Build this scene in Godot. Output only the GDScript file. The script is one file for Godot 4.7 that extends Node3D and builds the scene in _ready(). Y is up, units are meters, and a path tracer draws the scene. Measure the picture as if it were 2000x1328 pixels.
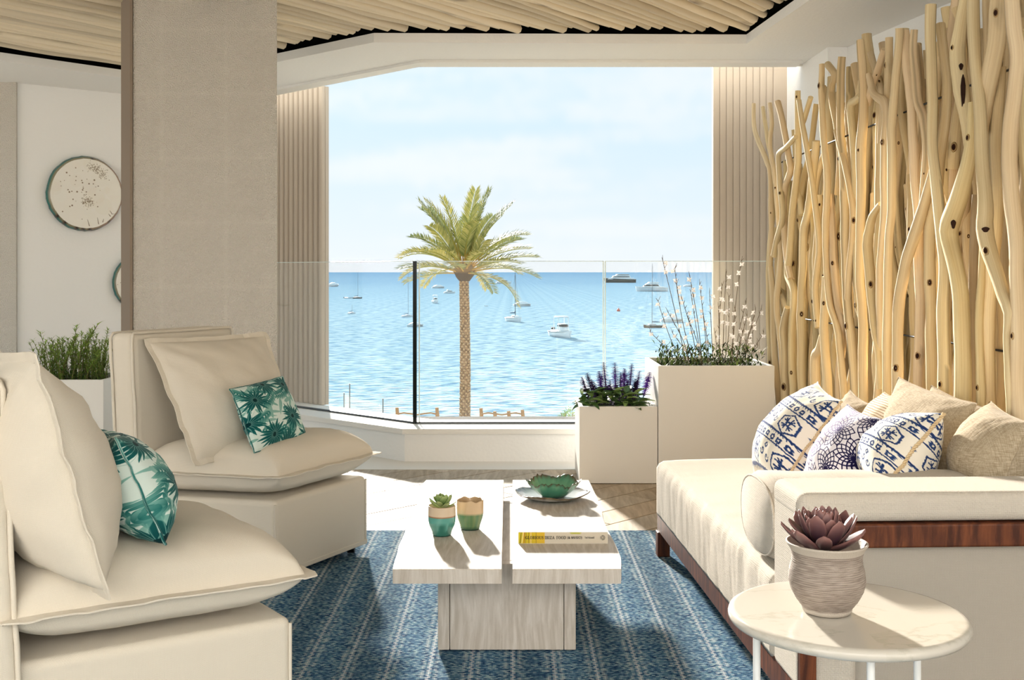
extends Node3D

const LENS := 2150.0   # focal length in pixels of a 2000 x 1328 picture
const EYE := 1.15      # height of the camera above the terrace floor
const SEA := -7.85     # height of the water
var rng := RandomNumberGenerator.new()
var noise := FastNoiseLite.new()
var M := {}
var used := {}


func _ready():
	rng.seed = 7
	noise.seed = 11
	noise.frequency = 1.0
	noise.fractal_octaves = 3
	set_view()
	set_light()
	set_materials()
	build_room()
	build_outside()
	build_floor_things()
	build_chairs()
	build_sofa()
	build_driftwood()
	build_coffee_table()
	build_side_table()
	build_planters()
	build_wall_plates()
	build_palm()
	build_boats()


func set_view():
	var cam := Camera3D.new()
	cam.name = "camera"
	cam.position = Vector3(0, EYE, 0)
	cam.near = 0.05
	cam.far = 30000.0
	cam.projection = Camera3D.PROJECTION_FRUSTUM
	cam.size = 2.0 * cam.near * 664.0 / LENS
	cam.frustum_offset = Vector2(0, -133.0 * cam.near / LENS)
	add_child(cam)
	cam.current = true


func set_light():
	var env := Environment.new()
	env.background_mode = Environment.BG_SKY
	env.tonemap_mode = Environment.TONE_MAPPER_LINEAR
	env.tonemap_exposure = 2.55
	env.sdfgi_enabled = true
	env.ssao_enabled = true
	env.ssil_enabled = true
	var pano := PanoramaSkyMaterial.new()
	pano.panorama = sky_picture()
	var sky := Sky.new()
	sky.sky_material = pano
	env.sky = sky
	env.background_energy_multiplier = 1.0
	var we := WorldEnvironment.new()
	we.name = "world_environment"
	we.environment = env
	add_child(we)
	var sun := DirectionalLight3D.new()
	sun.name = "sun"
	sun.light_color = Color(1.0, 0.97, 0.925)
	sun.light_energy = 1.72
	sun.light_angular_distance = 3.0
	sun.shadow_enabled = true
	sun.sky_mode = DirectionalLight3D.SKY_MODE_LIGHT_ONLY
	add_child(sun)
	var el := deg_to_rad(16.5)
	var az := deg_to_rad(-11.5)
	var towards := Vector3(sin(az) * cos(el), sin(el), -cos(az) * cos(el))
	sun.look_at_from_position(towards * 10.0, Vector3.ZERO)


# pale blue air with thin streaks of cloud, whiter towards the horizon and round the sun
func sky_picture() -> ImageTexture:
	var w := 1024
	var h := 512
	var data := PackedFloat32Array()
	data.resize(w * h * 3)
	var cirrus := FastNoiseLite.new()
	cirrus.seed = 5
	cirrus.frequency = 1.0
	cirrus.fractal_octaves = 5
	cirrus.domain_warp_enabled = true
	cirrus.domain_warp_amplitude = 0.6
	cirrus.domain_warp_frequency = 0.9
	var k := 0
	for j in h:
		var el := PI * (0.5 - (j + 0.5) / h)
		var up := maxf(sin(el), 0.0)
		for i in w:
			var az := TAU * (i + 0.5) / w
			var t := pow(clampf(up / 0.32, 0.0, 1.0), 0.8)
			var c := Vector3(0.362, 0.383, 0.402).lerp(Vector3(0.196, 0.315, 0.392), t)
			if up > 0.0:
				var dx := sin(az) * cos(el)
				var dz := cos(az) * cos(el)
				var s := 1.0 / (up + 0.12)
				var n := cirrus.get_noise_3d(dx * s * 0.55 + 0.35 * dz * s, dz * s * 1.1, 0.0)
				var cl := smoothstep(-0.18, 0.5, n) * 0.85
				c = c.lerp(Vector3(0.362, 0.383, 0.402), cl)
				var sa := acos(clampf(dx * -0.191 + up * 0.284 + dz * 0.9396, -1.0, 1.0))
				c += Vector3(1.0, 0.95, 0.86) * (1.2 * exp(-sa * sa / 0.0016) + 0.02 * exp(-sa * sa / 0.05))
			data[k] = c.x
			data[k + 1] = c.y
			data[k + 2] = c.z
			k += 3
	return ImageTexture.create_from_image(Image.create_from_data(w, h, false, Image.FORMAT_RGBF, data.to_byte_array()))


# ---------------------------------------------------------------- naming

func numbered(called: String) -> String:
	var k: int = used.get(called, 0)
	used[called] = k + 1
	return called if k == 0 else "%s_%03d" % [called, k]


func tag(o: Node3D, label: String, category: String, group := "") -> Node3D:
	o.set_meta("label", label)
	o.set_meta("category", category)
	if group:
		o.set_meta("group", group)
	return o


func thing(called: String, label: String, category: String, at := Vector3.ZERO, group := "") -> Node3D:
	var o := Node3D.new()
	o.name = numbered(called)
	o.position = at
	add_child(o)
	return tag(o, label, category, group)


func part(called: String, mesh: Mesh, mat: Material, parent: Node3D, at := Vector3.ZERO) -> MeshInstance3D:
	var o := MeshInstance3D.new()
	o.name = called
	o.mesh = mesh
	o.material_override = mat
	o.position = at
	parent.add_child(o, true)
	return o


func solo(called: String, mesh: Mesh, mat: Material, label: String, category: String, at := Vector3.ZERO, group := "") -> MeshInstance3D:
	var o := part(numbered(called), mesh, mat, self, at)
	tag(o, label, category, group)
	return o


func struct(called: String, mesh: Mesh, mat: Material, label: String) -> MeshInstance3D:
	var o := part(called, mesh, mat, self)
	o.set_meta("kind", "structure")
	o.set_meta("label", label)
	o.set_meta("category", called.split("_")[0])
	return o


func struct_root(called: String, label: String) -> Node3D:
	var o := Node3D.new()
	o.name = called
	add_child(o)
	o.set_meta("kind", "structure")
	o.set_meta("label", label)
	o.set_meta("category", called.split("_")[0])
	return o


func px(u: float, v: float, d: float) -> Vector3:   # the point at depth d that the survey of the photograph puts at column u, row v
	return Vector3((u - 1000.0) * d / LENS, EYE - (v - 531.0) * d / LENS, -d)


# ---------------------------------------------------------------- meshes

class MB:
	var v := PackedVector3Array()
	var n := PackedVector3Array()
	var t := PackedVector2Array()
	var c := PackedColorArray()
	var i := PackedInt32Array()

	# adds a body; orients its faces outwards (clockwise fronts) by its signed volume
	func body(V: PackedVector3Array, I: PackedInt32Array, smooth := true, N := PackedVector3Array(), T := PackedVector2Array(), C := PackedColorArray(), orient := true):
		var flip := false
		if orient:
			var mid := Vector3.ZERO
			for p in V:
				mid += p
			mid /= maxf(V.size(), 1)
			var vol := 0.0
			for k in range(0, I.size(), 3):
				vol += (V[I[k]] - mid).dot((V[I[k + 1]] - mid).cross(V[I[k + 2]] - mid))
			flip = vol > 0.0
		var at := v.size()
		var white := Color.WHITE
		if smooth:
			var NN := N
			if NN.is_empty():
				NN = PackedVector3Array()
				NN.resize(V.size())
				for k in range(0, I.size(), 3):
					var a := I[k]
					var b := I[k + 1]
					var d := I[k + 2]
					var f := (V[d] - V[a]).cross(V[b] - V[a])
					if flip:
						f = -f
					NN[a] += f
					NN[b] += f
					NN[d] += f
				for k in NN.size():
					NN[k] = NN[k].normalized()
			v.append_array(V)
			n.append_array(NN)
			if T.is_empty():
				for k in V.size():
					t.append(Vector2.ZERO)
			else:
				t.append_array(T)
			if C.is_empty():
				for k in V.size():
					c.append(white)
			else:
				c.append_array(C)
			for k in range(0, I.size(), 3):
				i.append(at + I[k])
				i.append(at + (I[k + 2] if flip else I[k + 1]))
				i.append(at + (I[k + 1] if flip else I[k + 2]))
		else:
			for k in range(0, I.size(), 3):
				var q := [I[k], I[k + 2] if flip else I[k + 1], I[k + 1] if flip else I[k + 2]]
				var f := (V[q[2]] - V[q[0]]).cross(V[q[1]] - V[q[0]]).normalized()
				for e in q:
					i.append(v.size())
					v.append(V[e])
					n.append(f)
					t.append(T[e] if not T.is_empty() else Vector2.ZERO)
					c.append(C[e] if not C.is_empty() else white)

	# rows of points joined into a sheet; around closes each row into a ring, caps close the ends
	func sheet(rows: Array, around := false, caps := false, smooth := true, tints := [], uvs := false, orient := true):
		var m: int = rows[0].size()
		var r := rows.size()
		var V := PackedVector3Array()
		var C := PackedColorArray()
		var T := PackedVector2Array()
		for j in r:
			V.append_array(rows[j])
			for k in m:
				if not tints.is_empty():
					C.append(tints[j] if tints[j] is Color else tints[j][k])
				if uvs:
					T.append(Vector2(k / maxf(m - 1, 1), j / maxf(r - 1, 1)))
		var I := PackedInt32Array()
		var w := m if around else m - 1
		for j in r - 1:
			for k in w:
				var a := j * m + k
				var b := j * m + (k + 1) % m
				I.append_array([a, b, a + m, b, b + m, a + m])
		if caps and around:
			for e in [0, r - 1]:
				var mid := Vector3.ZERO
				for p in rows[e]:
					mid += p
				var o := V.size()
				V.append(mid / m)
				if not tints.is_empty():
					C.append(tints[e] if tints[e] is Color else tints[e][0])
				if uvs:
					T.append(Vector2(0.5, 0.5))
				for k in m:
					var a: int = e * m + k
					var b: int = e * m + (k + 1) % m
					if e == 0:
						I.append_array([o, b, a])
					else:
						I.append_array([o, a, b])
		body(V, I, smooth, PackedVector3Array(), T, C, orient)

	# a round bar along a path; radii per point; tints per point or one per vertex
	func tube(path: PackedVector3Array, radii: Array, sides := 8, caps := true, tints := [], squash := 1.0):
		var r := path.size()
		var V := PackedVector3Array()
		var N := PackedVector3Array()
		var T := PackedVector2Array()
		var C := PackedColorArray()
		var dir := (path[1] - path[0]).normalized()
		var a := dir.cross(Vector3.UP if absf(dir.y) < 0.9 else Vector3.RIGHT).normalized()
		var along := 0.0
		for j in r:
			var d := (path[mini(j + 1, r - 1)] - path[maxi(j - 1, 0)]).normalized()
			a = (a - d * a.dot(d)).normalized()
			var b := d.cross(a)
			if j:
				along += path[j].distance_to(path[j - 1])
			for k in sides + 1:
				var g := TAU * k / sides
				var o := a * cos(g) + b * sin(g) * squash
				V.append(path[j] + o * radii[j])
				N.append(o.normalized())
				T.append(Vector2(float(k) / sides, along))
				if not tints.is_empty():
					C.append(tints[j] if tints[j] is Color else tints[j][k % sides])
		var I := PackedInt32Array()
		var m := sides + 1
		for j in r - 1:
			for k in sides:
				var p := j * m + k
				I.append_array([p, p + 1, p + m, p + 1, p + m + 1, p + m])
		# winding: make fronts clockwise seen from outside
		if not I.is_empty():
			var f := (V[I[2]] - V[I[0]]).cross(V[I[1]] - V[I[0]])
			if f.dot(N[0]) < 0.0:
				for k in range(0, I.size(), 3):
					var s := I[k + 1]
					I[k + 1] = I[k + 2]
					I[k + 2] = s
		body(V, I, true, N, T, C, false)
		if caps:
			for e in [0, r - 1]:
				var ring := V.slice(e * m, e * m + sides)
				var out: Vector3 = (path[1] - path[0]) * -1.0 if e == 0 else path[r - 1] - path[r - 2]
				var tint: Color = Color.WHITE
				if not tints.is_empty():
					tint = tints[e] if tints[e] is Color else tints[e][0]
				cap(ring, out, tint)

	func cap(ring: PackedVector3Array, out: Vector3, tint := Color.WHITE):
		var mid := Vector3.ZERO
		for p in ring:
			mid += p
		mid /= ring.size()
		var V := ring.duplicate()
		V.append(mid)
		var I := PackedInt32Array()
		var o := ring.size()
		var f := (ring[1] - mid).cross(ring[0] - mid)
		for k in o:
			if f.dot(out) > 0.0:
				I.append_array([o, k, (k + 1) % o])
			else:
				I.append_array([o, (k + 1) % o, k])
		var C := PackedColorArray()
		C.resize(V.size())
		C.fill(tint)
		body(V, I, false, PackedVector3Array(), PackedVector2Array(), C, false)

	# turned profile of (radius, height) about the y axis; wobble(angle, row) may bend the radius
	func lathe(profile: Array, segs := 32, at := Vector3.ZERO, tints := [], wob = null):
		var rows := []
		var tt := []
		for j in profile.size():
			var row := PackedVector3Array()
			var tr := []
			for k in segs:
				var g := TAU * k / segs
				var p: Vector2 = profile[j]
				if wob != null:
					p = wob.call(p, g, j)
				row.append(at + Vector3(cos(g) * p.x, p.y, sin(g) * p.x))
				if not tints.is_empty():
					tr.append(tints[j].call(g) if tints[j] is Callable else tints[j])
			rows.append(row)
			tt.append(tr)
		sheet(rows, true, false, true, tt if not tints.is_empty() else [])

	# box with rounded edges; X places it
	func rbox(size: Vector3, r: float, X := Transform3D(), fine := false, tint := Color.WHITE):
		var h := size * 0.5
		r = minf(r, minf(h.x, minf(h.y, h.z)) * 0.999)
		var q := []
		for ax in 3:
			var e: float = h[ax]
			q.append([-e, -e + r * 0.4, -e + r, e - r, e - r * 0.4, e] if fine else [-e, -e + r, e - r, e])
		var nb := X.basis.inverse().transposed()
		for ax in 3:
			var bx := (ax + 1) % 3
			var cx := (ax + 2) % 3
			for s in [-1.0, 1.0]:
				var V := PackedVector3Array()
				var N := PackedVector3Array()
				var C := PackedColorArray()
				for b in q[bx]:
					for c2 in q[cx]:
						var p := Vector3.ZERO
						p[ax] = h[ax] * s
						p[bx] = b
						p[cx] = c2
						var inner := p.clamp(-h + Vector3.ONE * r, h - Vector3.ONE * r)
						var d := (p - inner).normalized()
						V.append(X * (inner + d * r))
						N.append((nb * d).normalized())
						C.append(tint)
				var m: int = q[cx].size()
				var I := PackedInt32Array()
				for b in q[bx].size() - 1:
					for c2 in m - 1:
						var k: int = b * m + c2
						I.append_array([k, k + 1, k + m, k + 1, k + m + 1, k + m])
				var f := (V[I[2]] - V[I[0]]).cross(V[I[1]] - V[I[0]])
				var mid := (I.size() / 6) / 2 * 6
				f = (V[I[mid + 2]] - V[I[mid]]).cross(V[I[mid + 1]] - V[I[mid]])
				if f.dot(N[I[mid]]) < 0.0:
					for k in range(0, I.size(), 3):
						var sw := I[k + 1]
						I[k + 1] = I[k + 2]
						I[k + 2] = sw
				body(V, I, true, N, PackedVector2Array(), C, false)

	# flat polygon (x, z) raised from y0 to y1; bevel draws the top in a little
	func prism(poly: PackedVector2Array, y0: float, y1: float, bevel := 0.0, tint := Color.WHITE):
		var tri := Geometry2D.triangulate_polygon(poly)
		if tri.is_empty():
			return
		var m := poly.size()
		var top := poly
		if bevel > 0.0:
			var mid := Vector2.ZERO
			for p in poly:
				mid += p
			mid /= m
			top = PackedVector2Array()
			for p in poly:
				top.append(p - (p - mid).normalized() * bevel)
		var V := PackedVector3Array()
		var I := PackedInt32Array()
		for p in poly:
			V.append(Vector3(p.x, y0, p.y))
		for p in poly:
			V.append(Vector3(p.x, y1 - bevel, p.y))
		for p in top:
			V.append(Vector3(p.x, y1, p.y))
		var sgn := 1.0 if Geometry2D.is_polygon_clockwise(poly) else -1.0
		for k in range(0, tri.size(), 3):
			I.append_array([tri[k], tri[k + 1], tri[k + 2]])
			I.append_array([2 * m + tri[k], 2 * m + tri[k + 2], 2 * m + tri[k + 1]])
		# the triangulation's own winding decides how the sides must run
		var a := poly[tri[0]]
		var b := poly[tri[1]]
		var d := poly[tri[2]]
		var w := signf((b - a).cross(d - a))
		var area := 0.0
		for k in m:
			area += poly[k].cross(poly[(k + 1) % m])
		var same := w == signf(area)
		for lay in (2 if bevel > 0.0 else 1):
			for k in m:
				var p := lay * m + k
				var q := lay * m + (k + 1) % m
				var hi := m
				if same:
					I.append_array([p, p + hi, q, q, p + hi, q + hi])
				else:
					I.append_array([p, q, p + hi, q, q + hi, p + hi])
		if bevel == 0.0:
			for k in m:
				V[2 * m + k] = V[m + k]
		var C := PackedColorArray()
		C.resize(V.size())
		C.fill(tint)
		body(V, I, false, PackedVector3Array(), PackedVector2Array(), C)

	func mesh() -> ArrayMesh:
		var a := []
		a.resize(Mesh.ARRAY_MAX)
		a[Mesh.ARRAY_VERTEX] = v
		a[Mesh.ARRAY_NORMAL] = n
		a[Mesh.ARRAY_TEX_UV] = t
		a[Mesh.ARRAY_COLOR] = c
		a[Mesh.ARRAY_INDEX] = i
		var out := ArrayMesh.new()
		out.add_surface_from_arrays(Mesh.PRIMITIVE_TRIANGLES, a)
		return out


func box_mesh(size: Vector3, r: float, fine := false) -> ArrayMesh:
	var b := MB.new()
	b.rbox(size, r, Transform3D(), fine)
	return b.mesh()


func at(p: Vector3) -> Transform3D:
	return Transform3D(Basis(), p)


# smooth curve through control points, about step apart; widths follow
func curve(pts: Array, radii: Array, step: float) -> Array:
	var P := PackedVector3Array()
	var R := []
	var n := pts.size()
	for k in n - 1:
		var p0: Vector3 = pts[maxi(k - 1, 0)]
		var p1: Vector3 = pts[k]
		var p2: Vector3 = pts[k + 1]
		var p3: Vector3 = pts[mini(k + 2, n - 1)]
		var m := maxi(1, int(p1.distance_to(p2) / step))
		for e in m:
			var f := float(e) / m
			P.append(p1.cubic_interpolate(p2, p0, p3, f))
			R.append(lerpf(radii[k], radii[k + 1], f))
	P.append(pts[n - 1])
	R.append(radii[n - 1])
	return [P, R]


# soft cushion between four corners (top far, top near, bottom near, bottom far): two bulging faces that meet in a seam
func cushion(b: MB, c: Array, thick: float, o := {}) -> Dictionary:
	var n: int = o.get("n", 24)
	var pinch: float = o.get("pinch", 0.05)
	var power: float = o.get("power", 2.2)
	var root: float = o.get("root", 0.55)
	var upper: float = o.get("front", 0.5)
	var crease: float = o.get("crease", 0.008)
	var sag: float = o.get("sag", 0.2)
	var shift: float = o.get("seed", 0.0)
	var nor: Vector3 = (c[1] - c[3]).cross(c[0] - c[2]).normalized()
	if o.has("facing") and nor.dot(o.facing) < 0.0:
		nor = -nor
	var V := PackedVector3Array()
	var T := PackedVector2Array()
	var rim := PackedVector3Array()
	for side in 2:
		for j in n + 1:
			for i in n + 1:
				var s := 2.0 * i / n - 1.0
				var t := 2.0 * j / n - 1.0
				# gather the rows towards the corners so that the ears are drawn finely
				s = sin(s * PI * 0.5) * 0.6 + s * 0.4
				t = sin(t * PI * 0.5) * 0.6 + t * 0.4
				var s2 := s * (1.0 - pinch * (1.0 - t * t))
				var t2 := t * (1.0 - pinch * (1.0 - s * s))
				var fs := s2 * 0.5 + 0.5
				var ft := t2 * 0.5 + 0.5
				var p: Vector3 = c[0].lerp(c[1], fs).lerp(c[3].lerp(c[2], fs), ft)
				var e := (1.0 - pow(absf(s), power)) * (1.0 - pow(absf(t), power))
				var h := thick * pow(maxf(e, 0.0), root) * (1.0 + sag * t)
				var edge := maxf(absf(s), absf(t))
				var corner := absf(s * t)
				var wr := noise.get_noise_3d(s * 2.2 + shift, t * 2.2, shift * 3.0 + side * 5.0)
				var fold := sin((absf(s) - absf(t)) * 16.0 + shift) * corner * corner * (1.0 - corner)
				h += (wr * crease * 1.6 + fold * crease * 2.5) * minf(1.0, e * 6.0)
				h *= upper if side == 0 else 1.0 - upper
				p += nor * (h if side == 0 else -h)
				if i == 0 or j == 0 or i == n or j == n:
					p += nor * noise.get_noise_2d(s * 1.7 + shift, t * 1.7) * crease * 0.75
				V.append(p)
				T.append(Vector2(s * 0.5 + 0.5, t * 0.5 + 0.5))
	var I := PackedInt32Array()
	var m := (n + 1) * (n + 1)
	for side in 2:
		for j in n:
			for i in n:
				var a := side * m + j * (n + 1) + i
				var d := a + n + 1
				if side == 0:
					I.append_array([a, a + 1, d, a + 1, d + 1, d])
				else:
					I.append_array([a, d, a + 1, a + 1, d, d + 1])
	b.body(V, I, true, PackedVector3Array(), T)
	for i in n:
		rim.append(V[i])
	for j in n:
		rim.append(V[j * (n + 1) + n])
	for i in n:
		rim.append(V[n * (n + 1) + n - i])
	for j in n:
		rim.append(V[(n - j) * (n + 1)])
	return {"rim": rim, "normal": nor, "n": n}


# flat sewn border that stands out from a cushion's seam
func flange(rim: PackedVector3Array, nor: Vector3, wide: float, thick: float) -> ArrayMesh:
	var mid := Vector3.ZERO
	for p in rim:
		mid += p
	mid /= rim.size()
	var rows := []
	var m := rim.size()
	for k in m + 1:
		var p := rim[k % m]
		var d := (rim[(k + 1) % m] - rim[(k + m - 1) % m]).normalized()
		var o := d.cross(nor).normalized()
		if o.dot(p - mid) < 0.0:
			o = -o
		var ed := nor * thick
		var wv := nor * noise.get_noise_1d(k * 0.21) * thick * 1.6
		rows.append(PackedVector3Array([p - o * 0.004 + ed, p + o * wide + ed * 0.6 + wv, p + o * wide - ed * 0.6 + wv, p - o * 0.004 - ed]))
	var b := MB.new()
	b.sheet(rows, true, false, false)
	return b.mesh()


# twisted cord along part of a seam
func cord(rim: PackedVector3Array, from: int, to: int, r: float, nor: Vector3) -> ArrayMesh:
	var pts := []
	var rr := []
	for k in range(from, to + 1):
		pts.append(rim[k % rim.size()])
		rr.append(r)
	var cv := curve(pts, rr, 0.003)
	var b := MB.new()
	for strand in 2:
		var P := PackedVector3Array()
		var R := []
		for k in cv[0].size():
			var d: Vector3 = (cv[0][mini(k + 1, cv[0].size() - 1)] - cv[0][maxi(k - 1, 0)]).normalized()
			var s := d.cross(nor).normalized()
			var g: float = k * 1.0 + strand * PI
			P.append(cv[0][k] + (nor * cos(g) + s * sin(g)) * r * 0.5)
			R.append(r * 0.62)
		b.tube(P, R, 6)
	return b.mesh()


# ---------------------------------------------------------------- materials

func mat(called: String, color: Color, rough := 0.8, o := {}) -> StandardMaterial3D:
	var m := StandardMaterial3D.new()
	m.resource_name = called
	m.albedo_color = color
	m.roughness = rough
	m.metallic_specular = o.get("spec", 0.4)
	if o.has("tex"):
		m.albedo_texture = o.tex
	if o.has("height"):
		m.heightmap_enabled = true
		m.heightmap_texture = o.height
		m.heightmap_scale = o.get("relief", 0.2)
	if o.has("scale"):
		m.uv1_triplanar = true
		m.uv1_world_triplanar = o.get("world", false)
		m.uv1_scale = o.scale
		m.uv1_triplanar_sharpness = 4.0
	elif o.has("uv"):
		m.uv1_scale = o.uv
	if o.get("vertex", false):
		m.vertex_color_use_as_albedo = true
	if o.has("back"):
		m.backlight_enabled = true
		m.backlight = o.back
	if o.has("sheen"):
		m.rim_enabled = true
		m.rim = o.sheen
		m.rim_tint = 0.5
	if o.has("coat"):
		m.clearcoat_enabled = true
		m.clearcoat = o.coat
		m.clearcoat_roughness = 0.1
	m.cull_mode = BaseMaterial3D.CULL_DISABLED if o.get("double", false) else BaseMaterial3D.CULL_BACK
	M[called] = m
	return m


func noise_tex(freq: float, oct: int, size := 256, kind := FastNoiseLite.TYPE_SIMPLEX_SMOOTH, ramp: Gradient = null, salt := 3) -> NoiseTexture2D:
	var f := FastNoiseLite.new()
	f.seed = salt
	f.noise_type = kind
	f.frequency = freq
	f.fractal_octaves = oct
	var t := NoiseTexture2D.new()
	t.width = size
	t.height = size
	t.seamless = true
	t.noise = f
	if ramp:
		t.color_ramp = ramp
	return t


func ramp(cols: Array, stops := []) -> Gradient:
	var g := Gradient.new()
	var off := PackedFloat32Array()
	var cc := PackedColorArray()
	for k in cols.size():
		off.append(stops[k] if not stops.is_empty() else float(k) / (cols.size() - 1))
		cc.append(cols[k])
	g.offsets = off
	g.colors = cc
	return g


func rgb8(w: int, h: int, data: PackedByteArray) -> ImageTexture:
	return ImageTexture.create_from_image(Image.create_from_data(w, h, false, Image.FORMAT_RGB8, data))


func weave_tex(size: int, threads: int, slub: float) -> ImageTexture:
	var d := PackedByteArray()
	d.resize(size * size)
	var f := FastNoiseLite.new()
	f.seed = 21
	f.frequency = 0.02
	for y in size:
		for x in size:
			var a := float(x) / size * threads
			var b := float(y) / size * threads
			var over := (int(a) + int(b)) % 2 == 0
			var h := sin(fposmod(a, 1.0) * PI) * (1.0 if over else 0.45)
			var k := sin(fposmod(b, 1.0) * PI) * (0.45 if over else 1.0)
			var s := f.get_noise_2d(x * 0.4 * (6.0 if over else 1.0), y * 0.4 * (1.0 if over else 6.0)) * slub
			d[y * size + x] = int(clampf(maxf(h, k) * 0.8 + 0.1 + s, 0, 1) * 255)
	return ImageTexture.create_from_image(Image.create_from_data(size, size, false, Image.FORMAT_L8, d))


# streaks along the texture's v axis
func grain_tex(size: int, dark: Color, light: Color, across: float, along: float, salt: int, contrast := 1.0) -> ImageTexture:
	var f := FastNoiseLite.new()
	f.seed = salt
	f.frequency = 1.0
	f.fractal_octaves = 4
	f.domain_warp_enabled = true
	f.domain_warp_amplitude = 0.5
	f.domain_warp_frequency = 0.8
	var d := PackedByteArray()
	d.resize(size * size * 3)
	var k := 0
	for y in size:
		for x in size:
			# wrapped on two circles so that the repeat does not show
			var gx := TAU * x / size
			var gy := TAU * y / size
			var q := f.get_noise_3d(cos(gx) * across + sin(gy) * along, sin(gx) * across, cos(gy) * along)
			q = clampf(0.5 + q * contrast, 0, 1)
			var c := dark.lerp(light, q)
			d[k] = int(c.r * 255)
			d[k + 1] = int(c.g * 255)
			d[k + 2] = int(c.b * 255)
			k += 3
	return rgb8(size, size, d)


class Paint:   # a small canvas for printed cloth and covers
	var w: int
	var h: int
	var p := PackedVector3Array()

	func _init(ww: int, hh: int, c: Color):
		w = ww
		h = hh
		p.resize(w * h)
		p.fill(Vector3(c.r, c.g, c.b))

	func dot(x: float, y: float, r: float, c: Color, a := 1.0):
		var cc := Vector3(c.r, c.g, c.b)
		for j in range(maxi(0, int(y - r)), mini(h, int(y + r) + 2)):
			for i in range(maxi(0, int(x - r)), mini(w, int(x + r) + 2)):
				var q := clampf(r + 0.5 - Vector2(i - x, j - y).length(), 0, 1) * a
				if q > 0.0:
					p[j * w + i] = p[j * w + i].lerp(cc, q)

	func stroke(a: Vector2, b: Vector2, r0: float, r1: float, c: Color, alpha := 1.0):
		var m := maxi(1, int(a.distance_to(b) / maxf(0.6, minf(r0, r1) * 0.6)))
		for k in m + 1:
			var f := float(k) / m
			var q := a.lerp(b, f)
			dot(q.x, q.y, lerpf(r0, r1, f), c, alpha)

	# a leaf blade, widest in the middle, bent by curl
	func blade(a: Vector2, ang: float, length: float, wide: float, curl: float, c: Color, tip: Color, alpha := 0.9):
		var q := a
		var m := maxi(4, int(length / 1.5))
		for k in m + 1:
			var f := float(k) / m
			var r := wide * pow(sin(PI * pow(f, 0.75) * 0.98 + 0.04), 0.8) + 0.4
			dot(q.x, q.y, r, c.lerp(tip, f), alpha)
			ang += curl / m
			q += Vector2(cos(ang), sin(ang)) * length / m

	func tex() -> ImageTexture:
		var d := PackedByteArray()
		d.resize(w * h * 3)
		for k in p.size():
			d[k * 3] = int(clampf(p[k].x, 0, 1) * 255)
			d[k * 3 + 1] = int(clampf(p[k].y, 0, 1) * 255)
			d[k * 3 + 2] = int(clampf(p[k].z, 0, 1) * 255)
		return ImageTexture.create_from_image(Image.create_from_data(w, h, false, Image.FORMAT_RGB8, d))


func palm_print(salt: int) -> ImageTexture:
	var r := RandomNumberGenerator.new()
	r.seed = salt
	var c := Paint.new(384, 384, Color(0.85, 0.91, 0.89))
	var deep := Color(0.04, 0.25, 0.27)
	var mid := Color(0.13, 0.42, 0.41)
	var pale := Color(0.50, 0.70, 0.66)
	for k in 34:   # pale leaves behind
		c.blade(Vector2(r.randf() * 384, r.randf() * 384), r.randf() * TAU, r.randf_range(70, 130), r.randf_range(7, 11), r.randf_range(-0.9, 0.9), pale, pale.lightened(0.2), 0.5)
	for k in 12:    # feathered fronds
		var a := Vector2(40 + (k % 4) * 100 + r.randf_range(-30, 30), 60 + (k / 4) * 130 + r.randf_range(-40, 40))
		var g: float = r.randf() * TAU
		var back := a
		for e in 9:
			g += 0.09
			a += Vector2(cos(g), sin(g)) * 15.0
			for s in [-1.0, 1.0]:
				c.blade(a, g + s * 0.85, 50.0 * sin(PI * (e + 2) / 12.0) + 10.0, 5.4, -s * 0.5, mid, pale, 0.85)
	for s in [Vector2(75, 110), Vector2(265, 255), Vector2(330, 50), Vector2(110, 330), Vector2(375, 370), Vector2(0, 230), Vector2(190, 20), Vector2(210, 390)]:   # fan palms
		var n := 19
		var g0 := r.randf() * TAU
		for e in n:
			var g: float = g0 + TAU * e / n + r.randf_range(-0.1, 0.1)
			c.blade(s, g, r.randf_range(66, 98), 6.8, r.randf_range(-0.4, 0.4), deep, mid, 0.92)
		for e in n:
			var g: float = g0 + TAU * (e + 0.5) / n
			c.stroke(s + Vector2(cos(g), sin(g)) * 12.0, s + Vector2(cos(g), sin(g)) * 70.0, 0.9, 0.4, pale, 0.7)
		c.dot(s.x, s.y, 12, deep.darkened(0.3), 0.7)
	return c.tex()


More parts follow.
